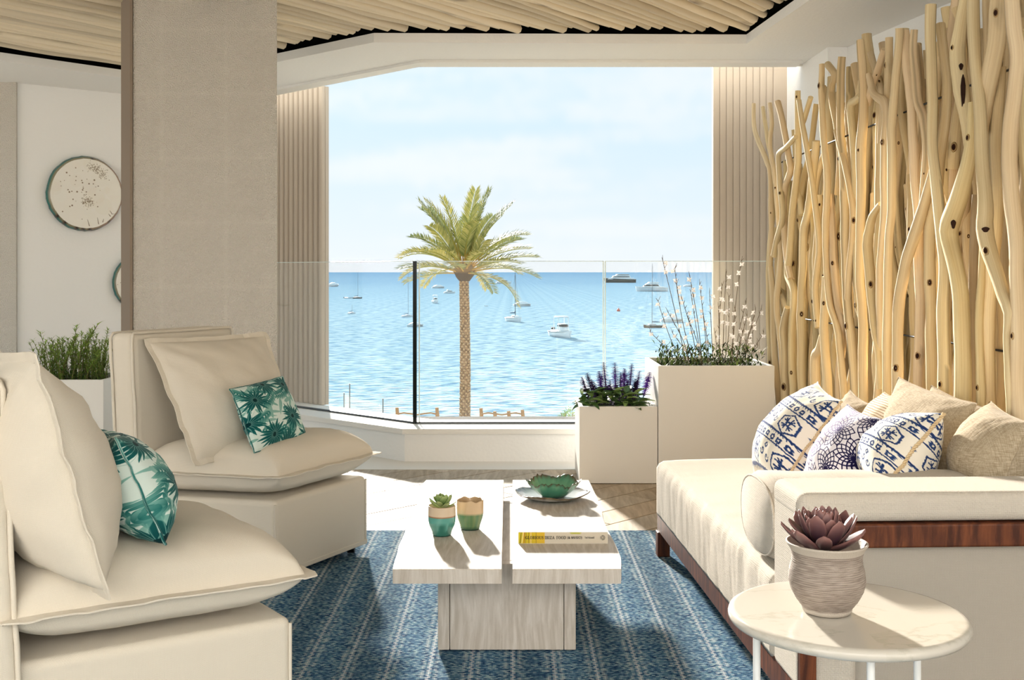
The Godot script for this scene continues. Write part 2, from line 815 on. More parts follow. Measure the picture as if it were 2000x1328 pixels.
func ikat_print(salt: int) -> ImageTexture:
	var r := RandomNumberGenerator.new()
	r.seed = salt
	var c := Paint.new(384, 384, Color(0.95, 0.925, 0.87))
	var ink := func(a: Vector2, b: Vector2, wd: float):
		var m := maxi(1, int(a.distance_to(b) / 2.2))
		for k in m + 1:
			var q := a.lerp(b, float(k) / m) + Vector2(r.randf_range(-0.8, 0.8), r.randf_range(-1.6, 1.6))
			c.dot(q.x, q.y, wd * r.randf_range(0.7, 1.2), Color(0.10, 0.17, 0.36).lerp(Color(0.26, 0.38, 0.58), r.randf() * 0.6), 0.9)
	var ring := func(o: Vector2, sx: float, sy: float, wd: float, n: int, g0: float):
		for k in n:
			var a := g0 + TAU * k / n
			var b := g0 + TAU * (k + 1) / n
			ink.call(o + Vector2(cos(a) * sx, sin(a) * sy), o + Vector2(cos(b) * sx, sin(b) * sy), wd)
	# bands from top to bottom: medallions, a toothed double line, small boxes
	for row in 3:
		var y: float = row * 136.0 + 8.0
		for k in 5:
			var o := Vector2(40 + k * 84 + (36 if row % 2 else 0), y + 42)
			if (k + row) % 2 == 0:   # six-sided medallion with a cross flower
				ring.call(o, 42.0, 40.0, 2.8, 6, PI / 2)
				ring.call(o, 9.0, 9.0, 2.6, 4, 0.0)
				for e in 4:
					var g: float = PI / 4 + PI / 2 * e
					for t in [-0.42, 0.0, 0.42]:
						ink.call(o + Vector2(cos(g), sin(g)) * 10.0, o + Vector2(cos(g + t), sin(g + t)) * 25.0, 2.6)
			else:            # scrolls
				for s in [-1.0, 1.0]:
					for e in 13:
						var g: float = e * 0.52
						ink.call(o + Vector2(s * (16.0 + cos(g) * (13.0 - e)), sin(g) * (15.0 - e) + s * 6.0), o + Vector2(s * (16.0 + cos(g + 0.52) * (12.0 - e)), sin(g + 0.52) * (14.0 - e) + s * 6.0), 2.3)
				ring.call(o + Vector2(0, -28), 8.0, 8.0, 2.4, 4, 0.0)
		ink.call(Vector2(0, y + 88), Vector2(384, y + 86), 3.6)
		for k in 32:
			ink.call(Vector2(k * 12.0 + 4, y + 88), Vector2(k * 12.0 + 8, y + 94), 1.6)
		for k in 12:
			var o := Vector2(16 + k * 32.0, y + 112)
			ring.call(o, 9.0, 9.0, 2.9, 4 if k % 3 else 6, PI / 4)
			if k % 3 == 1:
				ink.call(o + Vector2(0, 9), o + Vector2(4, 18), 2.4)
		ink.call(Vector2(0, y + 130), Vector2(384, y + 128), 2.4)
	return c.tex()


func mosaic_print() -> ImageTexture:
	var c := Paint.new(448, 448, Color(0.93, 0.91, 0.94))
	var spots := [Vector2(90, 80), Vector2(290, 150), Vector2(120, 290), Vector2(320, 370), Vector2(420, 20), Vector2(10, 440), Vector2(205, 10), Vector2(215, 440), Vector2(440, 250), Vector2(0, 185), Vector2(440, 430)]
	for o in spots:
		for ringk in 7:
			var n := 16
			var r0 := 5.0 + ringk * 16.0
			var r1 := r0 + 17.0
			for e in n:
				var g: float = TAU * (e + 0.5 * (ringk % 2)) / n
				var h := PI / n
				var a: Vector2 = o + Vector2(cos(g), sin(g)) * r1
				var b: Vector2 = o + Vector2(cos(g - h), sin(g - h)) * r0
				var d: Vector2 = o + Vector2(cos(g + h), sin(g + h)) * r0
				var f := clampf(a.x / 448.0 * 0.9 + (a.y - 224.0) / 1100.0, 0, 1)
				var ink := Color(0.70, 0.64, 0.80).lerp(Color(0.11, 0.10, 0.27), smoothstep(0.22, 0.72, f))
				var wd := 1.6 + 1.2 * f
				if a.distance_to(o) < nearest_other(a, o, spots) + 8.0:
					c.stroke(a, b, wd, wd, ink, 0.95)
					c.stroke(a, d, wd, wd, ink, 0.95)
	return c.tex()


func nearest_other(a: Vector2, o: Vector2, spots: Array) -> float:
	var best := 1e9
	for s in spots:
		if s != o:
			best = minf(best, a.distance_to(s))
	return best


func stripe_print() -> ImageTexture:
	var d := PackedByteArray()
	d.resize(256 * 256 * 3)
	for y in 256:
		for x in 256:
			var q := 0.5 + 0.5 * sin(TAU * y / 256.0 * 26.0 + noise.get_noise_2d(x * 0.02, y * 0.02) * 1.2)
			var c := Color(0.90, 0.84, 0.74).lerp(Color(0.62, 0.50, 0.36), smoothstep(0.62, 0.95, q))
			var k := (y * 256 + x) * 3
			d[k] = int(c.r * 255)
			d[k + 1] = int(c.g * 255)
			d[k + 2] = int(c.b * 255)
	return rgb8(256, 256, d)


func linen_tex() -> ImageTexture:
	var d := PackedByteArray()
	d.resize(512 * 512 * 3)
	var f := FastNoiseLite.new()
	f.seed = 4
	f.frequency = 0.02
	for y in 512:
		for x in 512:
			var q := f.get_noise_2d(x * 0.9, y * 9.0) * 0.6 + f.get_noise_2d(x * 9.0, y * 0.9 + 300.0) * 0.5
			q += (rng.randf() - 0.5) * 0.25
			var c := Color(0.80, 0.745, 0.65).lerp(Color(0.58, 0.51, 0.41), clampf(0.45 + q, 0, 1))
			var k := (y * 512 + x) * 3
			d[k] = int(c.r * 255)
			d[k + 1] = int(c.g * 255)
			d[k + 2] = int(c.b * 255)
	return rgb8(512, 512, d)


# flat-woven blue rug: short weft dashes, pale dotted lines every tenth of a metre
func rug_tex() -> ImageTexture:
	var w := 1200
	var h := 600
	var d := PackedByteArray()
	d.resize(w * h * 3)
	var r := RandomNumberGenerator.new()
	r.seed = 3
	var cells := {}
	var nx := w / 10
	var ny := h / 5
	for cy in ny:
		for cx in nx:
			var col := cx % 12
			var c: Color
			var q := r.randf()
			var band := 0.5 + 0.5 * sin(TAU * cx / 24.0 + 0.6)
			if col == 0 and cy % 3 != 0:
				c = Color(0.93, 0.95, 0.96)
			elif (col == 2 or col == 10) and q < 0.42:
				c = Color(0.84, 0.90, 0.93)
			elif q < 0.34:
				c = Color(0.34, 0.51, 0.66)
			elif q < 0.58:
				c = Color(0.55, 0.70, 0.81)
			elif q < 0.72:
				c = Color(0.21, 0.35, 0.52)
			elif q < 0.85:
				c = Color(0.45, 0.63, 0.73)
			else:
				c = Color(0.73, 0.85, 0.89)
			cells[cy * nx + cx] = c.darkened(0.14 * band) if col != 0 else c
	for y in h:
		for x in w:
			var cy := y / 5
			var sx := (x + (5 if cy % 2 else 0)) % w
			var c: Color = cells[cy * nx + sx / 10]
			var ex := absf((sx % 10) - 4.5) / 5.0
			var ey := absf((y % 5) - 2.0) / 2.5
			var sh := 1.0 - 0.28 * pow(ex, 4) - 0.28 * pow(ey, 3)
			var k := (y * w + x) * 3
			d[k] = int(c.r * sh * 255)
			d[k + 1] = int(c.g * sh * 255)
			d[k + 2] = int(c.b * sh * 255)
	return rgb8(w, h, d)


func marble_tex() -> ImageTexture:
	var d := PackedByteArray()
	d.resize(512 * 512 * 3)
	var f := FastNoiseLite.new()
	f.seed = 31
	f.frequency = 0.004
	f.fractal_octaves = 5
	f.domain_warp_enabled = true
	f.domain_warp_amplitude = 60.0
	f.domain_warp_frequency = 0.006
	for y in 512:
		for x in 512:
			var q := 1.0 - absf(f.get_noise_2d(x * 0.8, y * 1.6)) * 9.0
			var vein := smoothstep(0.35, 1.0, q) * (0.5 + 0.5 * f.get_noise_2d(x * 2.0 + 900.0, y * 2.0))
			var c := Color(0.90, 0.885, 0.855).lerp(Color(0.66, 0.66, 0.61), clampf(vein, 0, 1) * 0.38)
			var k := (y * 512 + x) * 3
			d[k] = int(c.r * 255)
			d[k + 1] = int(c.g * 255)
			d[k + 2] = int(c.b * 255)
	return rgb8(512, 512, d)


# cream glaze with brown freckles and patches of wear
func plate_tex(salt: int) -> ImageTexture:
	var r := RandomNumberGenerator.new()
	r.seed = salt
	var c := Paint.new(256, 256, Color(0.97, 0.955, 0.92))
	for k in 60:
		c.dot(r.randf() * 256, r.randf() * 256, r.randf_range(8, 30), Color(0.98, 0.97, 0.94).lerp(Color(0.92, 0.875, 0.79), r.randf()), 0.16)
	for s in [Vector2(165, 48), Vector2(180, 62), Vector2(150, 40), Vector2(128, 150), Vector2(134, 158)]:
		for k in 60:
			c.dot(s.x + r.randfn() * 9.0, s.y + r.randfn() * 7.0, r.randf_range(0.6, 1.8), Color(0.45, 0.38, 0.28), 0.5)
	for k in 46:
		var s := Vector2(128 + r.randfn() * 46.0, 128 + r.randfn() * 34.0)
		c.dot(s.x, s.y, r.randf_range(0.6, 2.6), Color(0.40, 0.30, 0.20), 0.8)
	for k in 5:
		var g: float = r.randf_range(0.4, 1.8)
		var o := Vector2(128 + cos(g) * 105.0, 128 + sin(g) * 105.0)
		c.stroke(o, o + Vector2(r.randf_range(-14, 4), r.randf_range(-26, -6)), 1.0, 0.4, Color(0.35, 0.27, 0.2), 0.7)
	return c.tex()


func set_materials():
	var bumps := noise_tex(0.035, 4, 512)
	var fine := noise_tex(0.09, 3, 512, FastNoiseLite.TYPE_SIMPLEX_SMOOTH, null, 8)
	var weave := weave_tex(256, 32, 0.25)
	var coarse := weave_tex(256, 24, 0.5)
	mat("white_plaster", Color(0.975, 0.97, 0.96), 0.9, {"height": bumps, "relief": 0.12, "scale": Vector3.ONE * 2.0, "world": true, "spec": 0.2})
	mat("rough_plaster", Color(0.875, 0.845, 0.80), 0.95, {"height": noise_tex(0.075, 4, 512, FastNoiseLite.TYPE_SIMPLEX_SMOOTH, null, 12), "relief": 0.9, "scale": Vector3.ONE * 3.2, "world": true, "spec": 0.15})
	mat("sand_plaster", Color(0.93, 0.925, 0.92), 0.9)
	mat("white_stone", Color(0.95, 0.94, 0.92), 0.7, {"height": fine, "relief": 0.03, "scale": Vector3.ONE * 2.0, "world": true})
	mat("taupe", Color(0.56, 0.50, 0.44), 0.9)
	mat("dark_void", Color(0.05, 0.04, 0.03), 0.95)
	var plank := grain_tex(512, Color(0.70, 0.635, 0.55), Color(0.84, 0.785, 0.71), 3.0, 0.35, 17, 0.9)
	for k in 4:
		mat("plank_%d" % k, [Color(1, 1, 1), Color(0.95, 0.95, 0.95), Color(0.98, 0.95, 0.91), Color(0.91, 0.9, 0.88)][k], 0.6, {"tex": plank, "scale": Vector3.ONE * 1.6})
	var drift := grain_tex(512, Color(0.93, 0.905, 0.86), Color(1.0, 1.0, 0.98), 5.0, 0.3, 40, 0.9)
	mat("driftwood", Color.WHITE, 0.72, {"tex": drift, "vertex": true, "uv": Vector3(1, 1.2, 1), "spec": 0.3})
	mat("knot_dark", Color(0.20, 0.12, 0.08), 0.9)
	mat("ceiling_pole", Color.WHITE, 0.75, {"vertex": true, "spec": 0.3})
	mat("screen_board", Color(0.74, 0.685, 0.62), 0.7, {"height": fine, "relief": 0.02, "scale": Vector3.ONE * 3.0})
	mat("cream_cloth", Color(0.875, 0.84, 0.78), 0.95, {"height": weave, "relief": 0.05, "scale": Vector3.ONE * 14.0, "sheen": 0.25, "spec": 0.15})
	mat("ivory_cloth", Color(0.81, 0.775, 0.725), 0.95, {"height": coarse, "relief": 0.12, "scale": Vector3.ONE * 9.0, "sheen": 0.25, "spec": 0.15})
	mat("sand_cloth", Color(0.70, 0.67, 0.625), 0.95, {"height": weave, "relief": 0.08, "scale": Vector3.ONE * 10.0, "sheen": 0.2, "spec": 0.15})
	var o := {"height": weave, "relief": 0.02, "uv": Vector3.ONE, "spec": 0.15, "sheen": 0.2}
	for pair in [["palm_cloth", palm_print(5)], ["palm_cloth_b", palm_print(9)], ["ikat_cloth", ikat_print(2)], ["ikat_cloth_b", ikat_print(6)], ["mosaic_cloth", mosaic_print()], ["stripe_cloth", stripe_print()]]:
		mat(pair[0], Color.WHITE, 0.92, {"tex": pair[1], "uv": Vector3.ONE, "spec": 0.15, "sheen": 0.2})
	mat("linen_cloth", Color(1, 1, 1), 0.95, {"tex": linen_tex(), "height": coarse, "relief": 0.05, "scale": Vector3.ONE * 3.0, "spec": 0.15, "sheen": 0.2})
	mat("jute", Color(0.86, 0.76, 0.60), 0.9)
	var walnut := grain_tex(512, Color(0.27, 0.13, 0.075), Color(0.47, 0.26, 0.15), 3.0, 0.4, 51, 1.0)
	mat("walnut", Color.WHITE, 0.45, {"tex": walnut, "scale": Vector3(2.4, 2.4, 2.4)})
	var pale := grain_tex(512, Color(0.74, 0.70, 0.65), Color(0.85, 0.82, 0.785), 5.0, 0.5, 61, 0.9)
	var relief := noise_tex(0.02, 4, 256)
	mat("limed_wood", Color.WHITE, 0.5, {"tex": pale, "height": pale, "relief": 0.06, "scale": Vector3(2.2, 2.2, 2.2), "spec": 0.45})
	mat("limed_end", Color(0.86, 0.83, 0.78), 0.6, {"tex": pale, "scale": Vector3(5, 5, 5)})
	mat("rug", Color(0.90, 0.90, 0.90), 0.95, {"tex": rug_tex(), "uv": Vector3.ONE, "spec": 0.1})
	mat("marble", Color(0.90, 0.89, 0.87), 0.18, {"tex": marble_tex(), "scale": Vector3.ONE * 2.0, "spec": 0.5})
	mat("white_metal", Color(0.93, 0.93, 0.92), 0.4)
	mat("black_plastic", Color(0.03, 0.03, 0.035), 0.5)
	mat("white_lacquer", Color(0.94, 0.925, 0.90), 0.55, {"spec": 0.3})
	mat("soil", Color(0.16, 0.12, 0.09), 1.0, {"height": bumps, "relief": 0.8, "scale": Vector3.ONE * 6.0})
	mat("glaze", Color.WHITE, 0.18, {"vertex": true, "spec": 0.6})
	mat("stoneware", Color.WHITE, 0.6, {"vertex": true, "height": fine, "relief": 0.06, "scale": Vector3.ONE * 6.0})
	mat("leaf", Color.WHITE, 0.55, {"vertex": true, "double": true, "back": Color(0.22, 0.24, 0.10)})
	mat("succulent", Color.WHITE, 0.42, {"vertex": true, "spec": 0.5})
	mat("petal", Color.WHITE, 0.6, {"vertex": true, "double": true, "back": Color(0.5, 0.5, 0.5)})
	mat("bark", Color.WHITE, 0.9, {"vertex": true})
	mat("paint", Color.WHITE, 0.4, {"vertex": true})
	mat("boat_white", Color(0.97, 0.97, 0.96), 0.35)
	mat("boat_dark", Color(0.10, 0.12, 0.15), 0.35)
	mat("boat_glass", Color(0.10, 0.14, 0.18), 0.1)
	mat("boat_canvas", Color(0.12, 0.42, 0.56), 0.8)
	mat("boat_teak", Color(0.50, 0.36, 0.22), 0.7)
	mat("boat_mast", Color(0.32, 0.34, 0.36), 0.5)
	mat("buoy_orange", Color(0.93, 0.45, 0.35), 0.5)
	mat("fence_wood", Color(0.72, 0.54, 0.36), 0.85)
	mat("sand", Color(0.86, 0.80, 0.68), 0.95)
	mat("paper", Color(0.95, 0.94, 0.91), 0.8)
	mat("ink", Color(0.09, 0.08, 0.08), 0.6)
	mat("glass_edge", Color(0.015, 0.05, 0.045), 0.2)
	mat("clear_edge", Color(0.90, 0.95, 0.94), 0.2)
	for k in 2:
		mat("plate_face_%d" % k, Color.WHITE, 0.35, {"tex": plate_tex(3 + k), "uv": Vector3.ONE, "spec": 0.5})
	var g := mat("pane", Color(0.93, 0.98, 0.97, 0.05), 0.0)
	g.transparency = BaseMaterial3D.TRANSPARENCY_ALPHA
	var ripples := noise_tex(0.02, 5, 1024, FastNoiseLite.TYPE_SIMPLEX_SMOOTH, null, 77)
	var sea := mat("sea", Color(0.99, 0.99, 0.99), 0.7, {"tex": noise_tex(0.012, 5, 1024, FastNoiseLite.TYPE_SIMPLEX_SMOOTH, ramp([Color(0.56, 0.68, 0.78), Color(0.84, 0.90, 0.94), Color(1, 1, 1), Color(1, 1, 1)], [0.15, 0.42, 0.60, 1.0]), 78), "height": ripples, "relief": 30.0, "scale": Vector3(0.032, 0.022, 0.055), "world": true, "vertex": true})  # wave shading is put into the colour as stretched darker streaks
	sea.specular_mode = BaseMaterial3D.SPECULAR_DISABLED


func lin(c: Color) -> Color:
	return c.srgb_to_linear()


func vary(c: Color, by: float) -> Color:
	var k := 1.0 + rng.randf_range(-by, by)
	return Color(c.r * k, c.g * k * rng.randf_range(0.97, 1.03), c.b * k * rng.randf_range(0.94, 1.06))


func poly(list: Array) -> PackedVector2Array:   # pairs of (x, depth) to the plane's (x, z)
	var out := PackedVector2Array()
	for k in range(0, list.size(), 2):
		out.append(Vector2(list[k], -list[k + 1]))
	return out


# ---------------------------------------------------------------- the room

var column_plan: PackedVector2Array
var recess: PackedVector2Array


func build_room():
	column_plan = poly([-1.841, 5.35, -1.142, 5.35, -1.262, 5.86, -1.99, 5.86, -1.914, 5.45])
	recess = poly([1.70, 1.6, 1.305, 6.13, -0.765, 6.09, -1.42, 6.66, -2.32, 7.45, -2.70, 7.04, -3.35, 6.33, -4.3, 5.3, -4.3, 1.6])
	# floor
	var floor_root := struct_root("floor", "terrace floor of pale timber planks laid diagonally")
	var b := MB.new()
	b.prism(poly([-9, -5.2, 9, -5.2, 9, 0.5, 2.1, 6.4, 1.9, 7.4, 1.9, 8.9, -4.6, 8.9, -9, 6.0]), -0.2, -0.018)
	part("subfloor", b.mesh(), M.dark_void, floor_root)
	b = MB.new()
	b.prism(poly([-9, -5.0, 9, -5.0, 9, 0.5, 2.9, 0.6, -4.3, 0.6, -4.3, 7.0, -9, 5.5]), -0.03, 0.0)
	part("deck", b.mesh(), M.plank_0, floor_root)
	var area := poly([-4.3, 0.62, 2.85, 0.62, 1.86, 6.18, 1.78, 6.4, -1.0, 6.4, -2.0, 7.34, -2.25, 8.28, -3.33, 7.39, -4.3, 7.36])
	var wide := 0.19
	var dir := Vector2(1, -1).normalized()
	var nor := Vector2(1, 1).normalized()
	for k in range(-36, 14):
		var shift := fposmod(k * 0.731, 1.0) * 2.1
		for e in range(-4, 5):
			var o := nor * (k * wide) + dir * (e * 2.1 + shift)
			var gap := 0.0045
			var quad := PackedVector2Array([o + nor * gap, o + dir * (2.1 - gap) + nor * gap, o + dir * (2.1 - gap) + nor * (wide - gap), o + nor * (wide - gap)])
			# drop what lies wholly under the rug or far outside the view
			var seen_some := false
			for p in quad:
				var d := -p.y
				if d > 1.6 and absf(p.x) < d * 0.62 + 0.5:
					seen_some = true
			if not seen_some:
				continue
			for piece in Geometry2D.intersect_polygons(quad, area):
				var pb := MB.new()
				pb.prism(piece, -0.018, rng.randf_range(-0.0006, 0.0006), 0.0012)
				part("plank", pb.mesh(), M["plank_%d" % rng.randi_range(0, 3)], floor_root)
	b = MB.new()
	b.prism(poly([1.78, 6.403, 1.78, 6.72, -0.64, 6.72, -1.95, 7.95, -2.02, 7.36, -1.0, 6.403]), -0.02, 0.002)
	struct("trim_1", b.mesh(), M.white_stone, "white stone edging strip between the planks and the low wall")
	# low wall with its coping
	var wall := struct_root("wall_front", "low white rendered parapet under the glass balustrade")
	b = MB.new()
	b.prism(poly([1.86, 6.665, -0.65, 6.665, -2.3, 8.17, -2.05, 8.45, -0.52, 7.03, 1.86, 7.03]), -0.2, 0.172)
	part("base", b.mesh(), M.white_plaster, wall)
	b = MB.new()
	b.prism(poly([1.86, 6.635, -0.662, 6.635, -2.32, 8.146, -2.03, 8.47, -0.51, 7.06, 1.86, 7.06]), 0.172, 0.203, 0.004)
	part("coping", b.mesh(), M.white_stone, wall)
	# column
	b = MB.new()
	b.prism(column_plan, 0.0, 2.62)
	var column := struct_root("column", "broad roughcast beige column left of the opening with a taupe strip added to darken its left edge")
	part("shaft", b.mesh(), M.rough_plaster, column)
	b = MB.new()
	b.prism(poly([-1.842, 5.347, -1.916, 5.448, -1.926, 5.455, -1.932, 5.44, -1.852, 5.335, -1.841, 5.340]), 0.0, 2.62)  # thin strip added over the chamfer so that it comes out darker
	part("darkening_strip", b.mesh(), M.taupe, column)
	# left wall, its pier, right wall, its pier
	b = MB.new()
	b.prism(poly([-3.36, 7.375, -2.2, 8.332, -2.2, 8.75, -3.7, 7.6]), -0.05, 2.62)
	struct("wall_left", b.mesh(), M.white_plaster, "white plaster wall with the round ceramic plates")
	b = MB.new()
	b.prism(poly([-4.6, 7.37, -3.318, 7.37, -3.40, 7.7, -4.6, 7.7]), -0.05, 2.62)
	struct("pillar_left", b.mesh(), M.rough_plaster, "beige roughcast pier at the left end of the plate wall")
	b = MB.new()
	b.prism(poly([1.895, 6.22, 3.04, -0.6, 3.4, -0.6, 2.3, 6.22]), -0.05, 2.62)
	struct("wall_right", b.mesh(), M.white_plaster, "white plaster wall behind the driftwood screen")
	b = MB.new()
	b.prism(poly([1.785, 6.22, 2.3, 6.22, 2.3, 7.1, 1.768, 7.1]), -0.05, 2.62)
	struct("pillar_right", b.mesh(), M.white_plaster, "white pier at the right end of the sea opening")
	b = MB.new()
	b.prism(poly([-9, -5.0, 9, -5.0, 9, -5.4, -9, -5.4]), -0.3, 5.4)  # unseen wall added behind the camera to bounce sunlight into the terrace
	struct("wall_bounce", b.mesh(), M.sand_plaster, "pale unseen wall added behind the terrace to bounce sunlight in")
	build_ceiling()
	# glass balustrade
	var glass := thing("glass_balustrade", "frameless clear glass balustrade standing on the low white wall", "balustrade", Vector3(0, 0.205, -6.87))
	for s in [[-0.598, 6.87, 0.572, 6.87], [0.580, 6.87, 1.765, 6.87], [-0.604, 6.876, -1.98, 8.13]]:
		var p := Vector2(s[0], -s[1] + 6.87)
		var q := Vector2(s[2], -s[3] + 6.87)
		var l := p.distance_to(q)
		var X := Transform3D(Basis(Vector3((q - p).x / l, 0, (q - p).y / l), Vector3.UP, Vector3(-(q - p).y / l, 0, (q - p).x / l)), Vector3((p.x + q.x) / 2, 0.505, (p.y + q.y) / 2))
		var pb := MB.new()
		pb.rbox(Vector3(l, 1.01, 0.012), 0.001, X)
		part("pane", pb.mesh(), M.pane, glass)
		pb = MB.new()
		pb.rbox(Vector3(l, 0.004, 0.0125), 0.001, X * at(Vector3(0, 0.507, 0)))
		part("polished_edge", pb.mesh(), M.clear_edge, glass)
		pb = MB.new()
		pb.rbox(Vector3(l, 0.010, 0.022), 0.001, X * at(Vector3(0, -0.5, 0)))
		part("channel", pb.mesh(), M.boat_mast, glass)
	var pe := MB.new()
	pe.rbox(Vector3(0.024, 1.012, 0.014), 0.001, at(Vector3(-0.606, 0.506, 0.004)))
	var e := part("corner_edge", pe.mesh(), M.glass_edge, glass)
	e.set_meta("label", "dark green polished corner edge")
	for x in [-0.578, 0.569, 0.581]:
		pe = MB.new()
		pe.rbox(Vector3(0.007, 1.012, 0.014), 0.001, at(Vector3(x, 0.506, 0)))
		part("polished_edge", pe.mesh(), M.clear_edge, glass)


func build_ceiling():
	var root := struct_root("ceiling", "white terrace soffit with a recess lined with thin timber poles")
	var outer := poly([2.85, -0.6, 2.3, 6.3, 2.3, 6.74, -0.57, 6.74, -2.14, 8.2, -2.6, 8.75, -4.6, 8.75, -4.6, -0.6])
	var halves := [poly([-1.1, -3.3, 3.7, -3.3, 3.7, 8.9, -1.1, 8.9]), poly([-1.1, -3.3, -4.7, -3.3, -4.7, 8.9, -1.1, 8.9])]
	var hb := MB.new()
	for hf in halves:
		for p in Geometry2D.intersect_polygons(outer, hf):
			for q in Geometry2D.clip_polygons(p, recess):
				hb.prism(q, 2.42, 2.472)
	part("soffit", hb.mesh(), M.white_plaster, root)
	var lip := MB.new()
	lip.prism(poly([1.74, 6.595, -0.552, 6.595, -2.2, 8.13, -2.1, 8.24, -0.57, 6.74, 1.74, 6.74]), 2.404, 2.425)
	part("drip_edge", lip.mesh(), M.white_stone, root)
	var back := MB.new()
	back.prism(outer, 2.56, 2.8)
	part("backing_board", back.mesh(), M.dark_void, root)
	var rimb := MB.new()
	rimb.prism(Geometry2D.intersect_polygons(outer, poly([4, 6.2, 4, 9, -5, 9, -5, 6.2]))[0], 2.472, 2.8)
	# outer fascia closes the roof's edge towards the sea
	var fas := MB.new()
	for s in [[2.3, 6.74, -0.57, 6.74], [-0.57, 6.74, -2.14, 8.2]]:
		var p := Vector2(s[0], -s[1])
		var q := Vector2(s[2], -s[3])
		var l := p.distance_to(q)
		fas.rbox(Vector3(l, 0.4, 0.03), 0.003, Transform3D(Basis(Vector3((q - p).x / l, 0, (q - p).y / l), Vector3.UP, Vector3(-(q - p).y / l, 0, (q - p).x / l)), Vector3((p.x + q.x) / 2, 2.61, (p.y + q.y) / 2)))
	part("fascia", fas.mesh(), M.white_stone, root)
	# poles
	var dir := Vector2(0.60, -0.80)
	var nor := Vector2(0.80, 0.60)
	var off := -6.3
	while off < 0.6:
		var r := rng.randf_range(0.019, 0.037)
		off += r
		var tilt := rng.randf_range(-0.022, 0.022)
		var d2 := (dir + nor * tilt).normalized()
		var mid := nor * off + dir * 4.6
		var line := PackedVector2Array([mid - d2 * 9.0, mid + d2 * 9.0])
		off += r * rng.randf_range(0.95, 1.45)
		for seg in Geometry2D.intersect_polyline_with_polygon(line, recess):
			for sub in [seg]:   # those that meet the column run on into it
				var a: Vector2 = sub[0]
				var c: Vector2 = sub[sub.size() - 1]
				var l := a.distance_to(c)
				if l < 0.15:
					continue
				var u := (c - a) / l
				a += u * rng.randf_range(0.01, 0.09)
				c -= u * rng.randf_range(0.01, 0.09)
				pole(root, a, c, r)


func pole(root: Node3D, a: Vector2, c: Vector2, r: float):
	var P := PackedVector3Array()
	var R := []
	var tints := []
	var l := a.distance_to(c)
	var m := maxi(4, int(l / 0.09))
	var seed := rng.randf() * 100.0
	var base := lin(Color(0.95, 0.895, 0.80)) * rng.randf_range(0.78, 1.12)
	var side := Vector2(-(c - a).y, (c - a).x) / l
	var y0 := 2.503 + rng.randf_range(-0.006, 0.012)
	for k in m + 1:
		var f := float(k) / m
		var s := f * l
		var p := a.lerp(c, f) + side * noise.get_noise_2d(s * 0.7, seed) * 0.02
		P.append(Vector3(p.x, y0 + noise.get_noise_2d(s * 0.8, seed + 40.0) * 0.012, p.y))
		R.append(r * (1.0 + 0.12 * noise.get_noise_2d(s * 2.5, seed + 9.0)) * lerpf(1.06, 0.92, f))
		var row := []
		for e in 8:
			var knot := noise.get_noise_3d(s * 7.0, e * 0.9, seed)
			row.append(base.lerp(lin(Color(0.36, 0.24, 0.14)), smoothstep(0.5, 0.7, knot) * 0.7))
		tints.append(row)
	var b := MB.new()
	b.tube(P, R, 8, true, tints)
	part("pole", b.mesh(), M.ceiling_pole, root)


# ---------------------------------------------------------------- outside the balustrade

func fluted(called: String, label: String, origin: Vector2, dir: Vector2, count: int, pitch: float, y0: float, y1: float, plain: float, relief: float):
	var o := thing(called, label, "screen", Vector3(origin.x, y0, -origin.y), "fluted screens outside the glass")
	var ang := atan2(dir.y, dir.x)
	var X := Basis(Vector3.UP, ang)
	# one slat: a rounded face with a narrow groove on either side
	var b := MB.new()
	var rows := []
	for y in [0.0, y1 - y0]:
		var row := PackedVector3Array()
		var w := pitch * 0.5 - (0.0045 if relief > 0.01 else 0.001)
		for k in 9:
			var f := k / 8.0
			row.append(Vector3(lerpf(-w, w, f), y, relief * pow(sin(PI * f), 0.45)))
		row.append(Vector3(w, y, -0.012))
		row.append(Vector3(-w, y, -0.012))
		rows.append(row)
	b.sheet(rows, true, true, false)
	var slat := b.mesh()
	for k in count:
		var s := part("slat", slat, M.screen_board, o, X * Vector3((k + 0.5) * pitch, 0, 0))
		s.basis = X
	var bb := MB.new()
	var total := count * pitch + plain
	bb.rbox(Vector3(total, y1 - y0, 0.03), 0.002, Transform3D(X, X * Vector3(total / 2, (y1 - y0) / 2, -0.028)))
	if plain > 0.0:
		bb.rbox(Vector3(plain, y1 - y0, 0.03), 0.012, Transform3D(X, X * Vector3(count * pitch + plain / 2, (y1 - y0) / 2, -0.005)), true)
	part("backing_panel", bb.mesh(), M.screen_board, o)


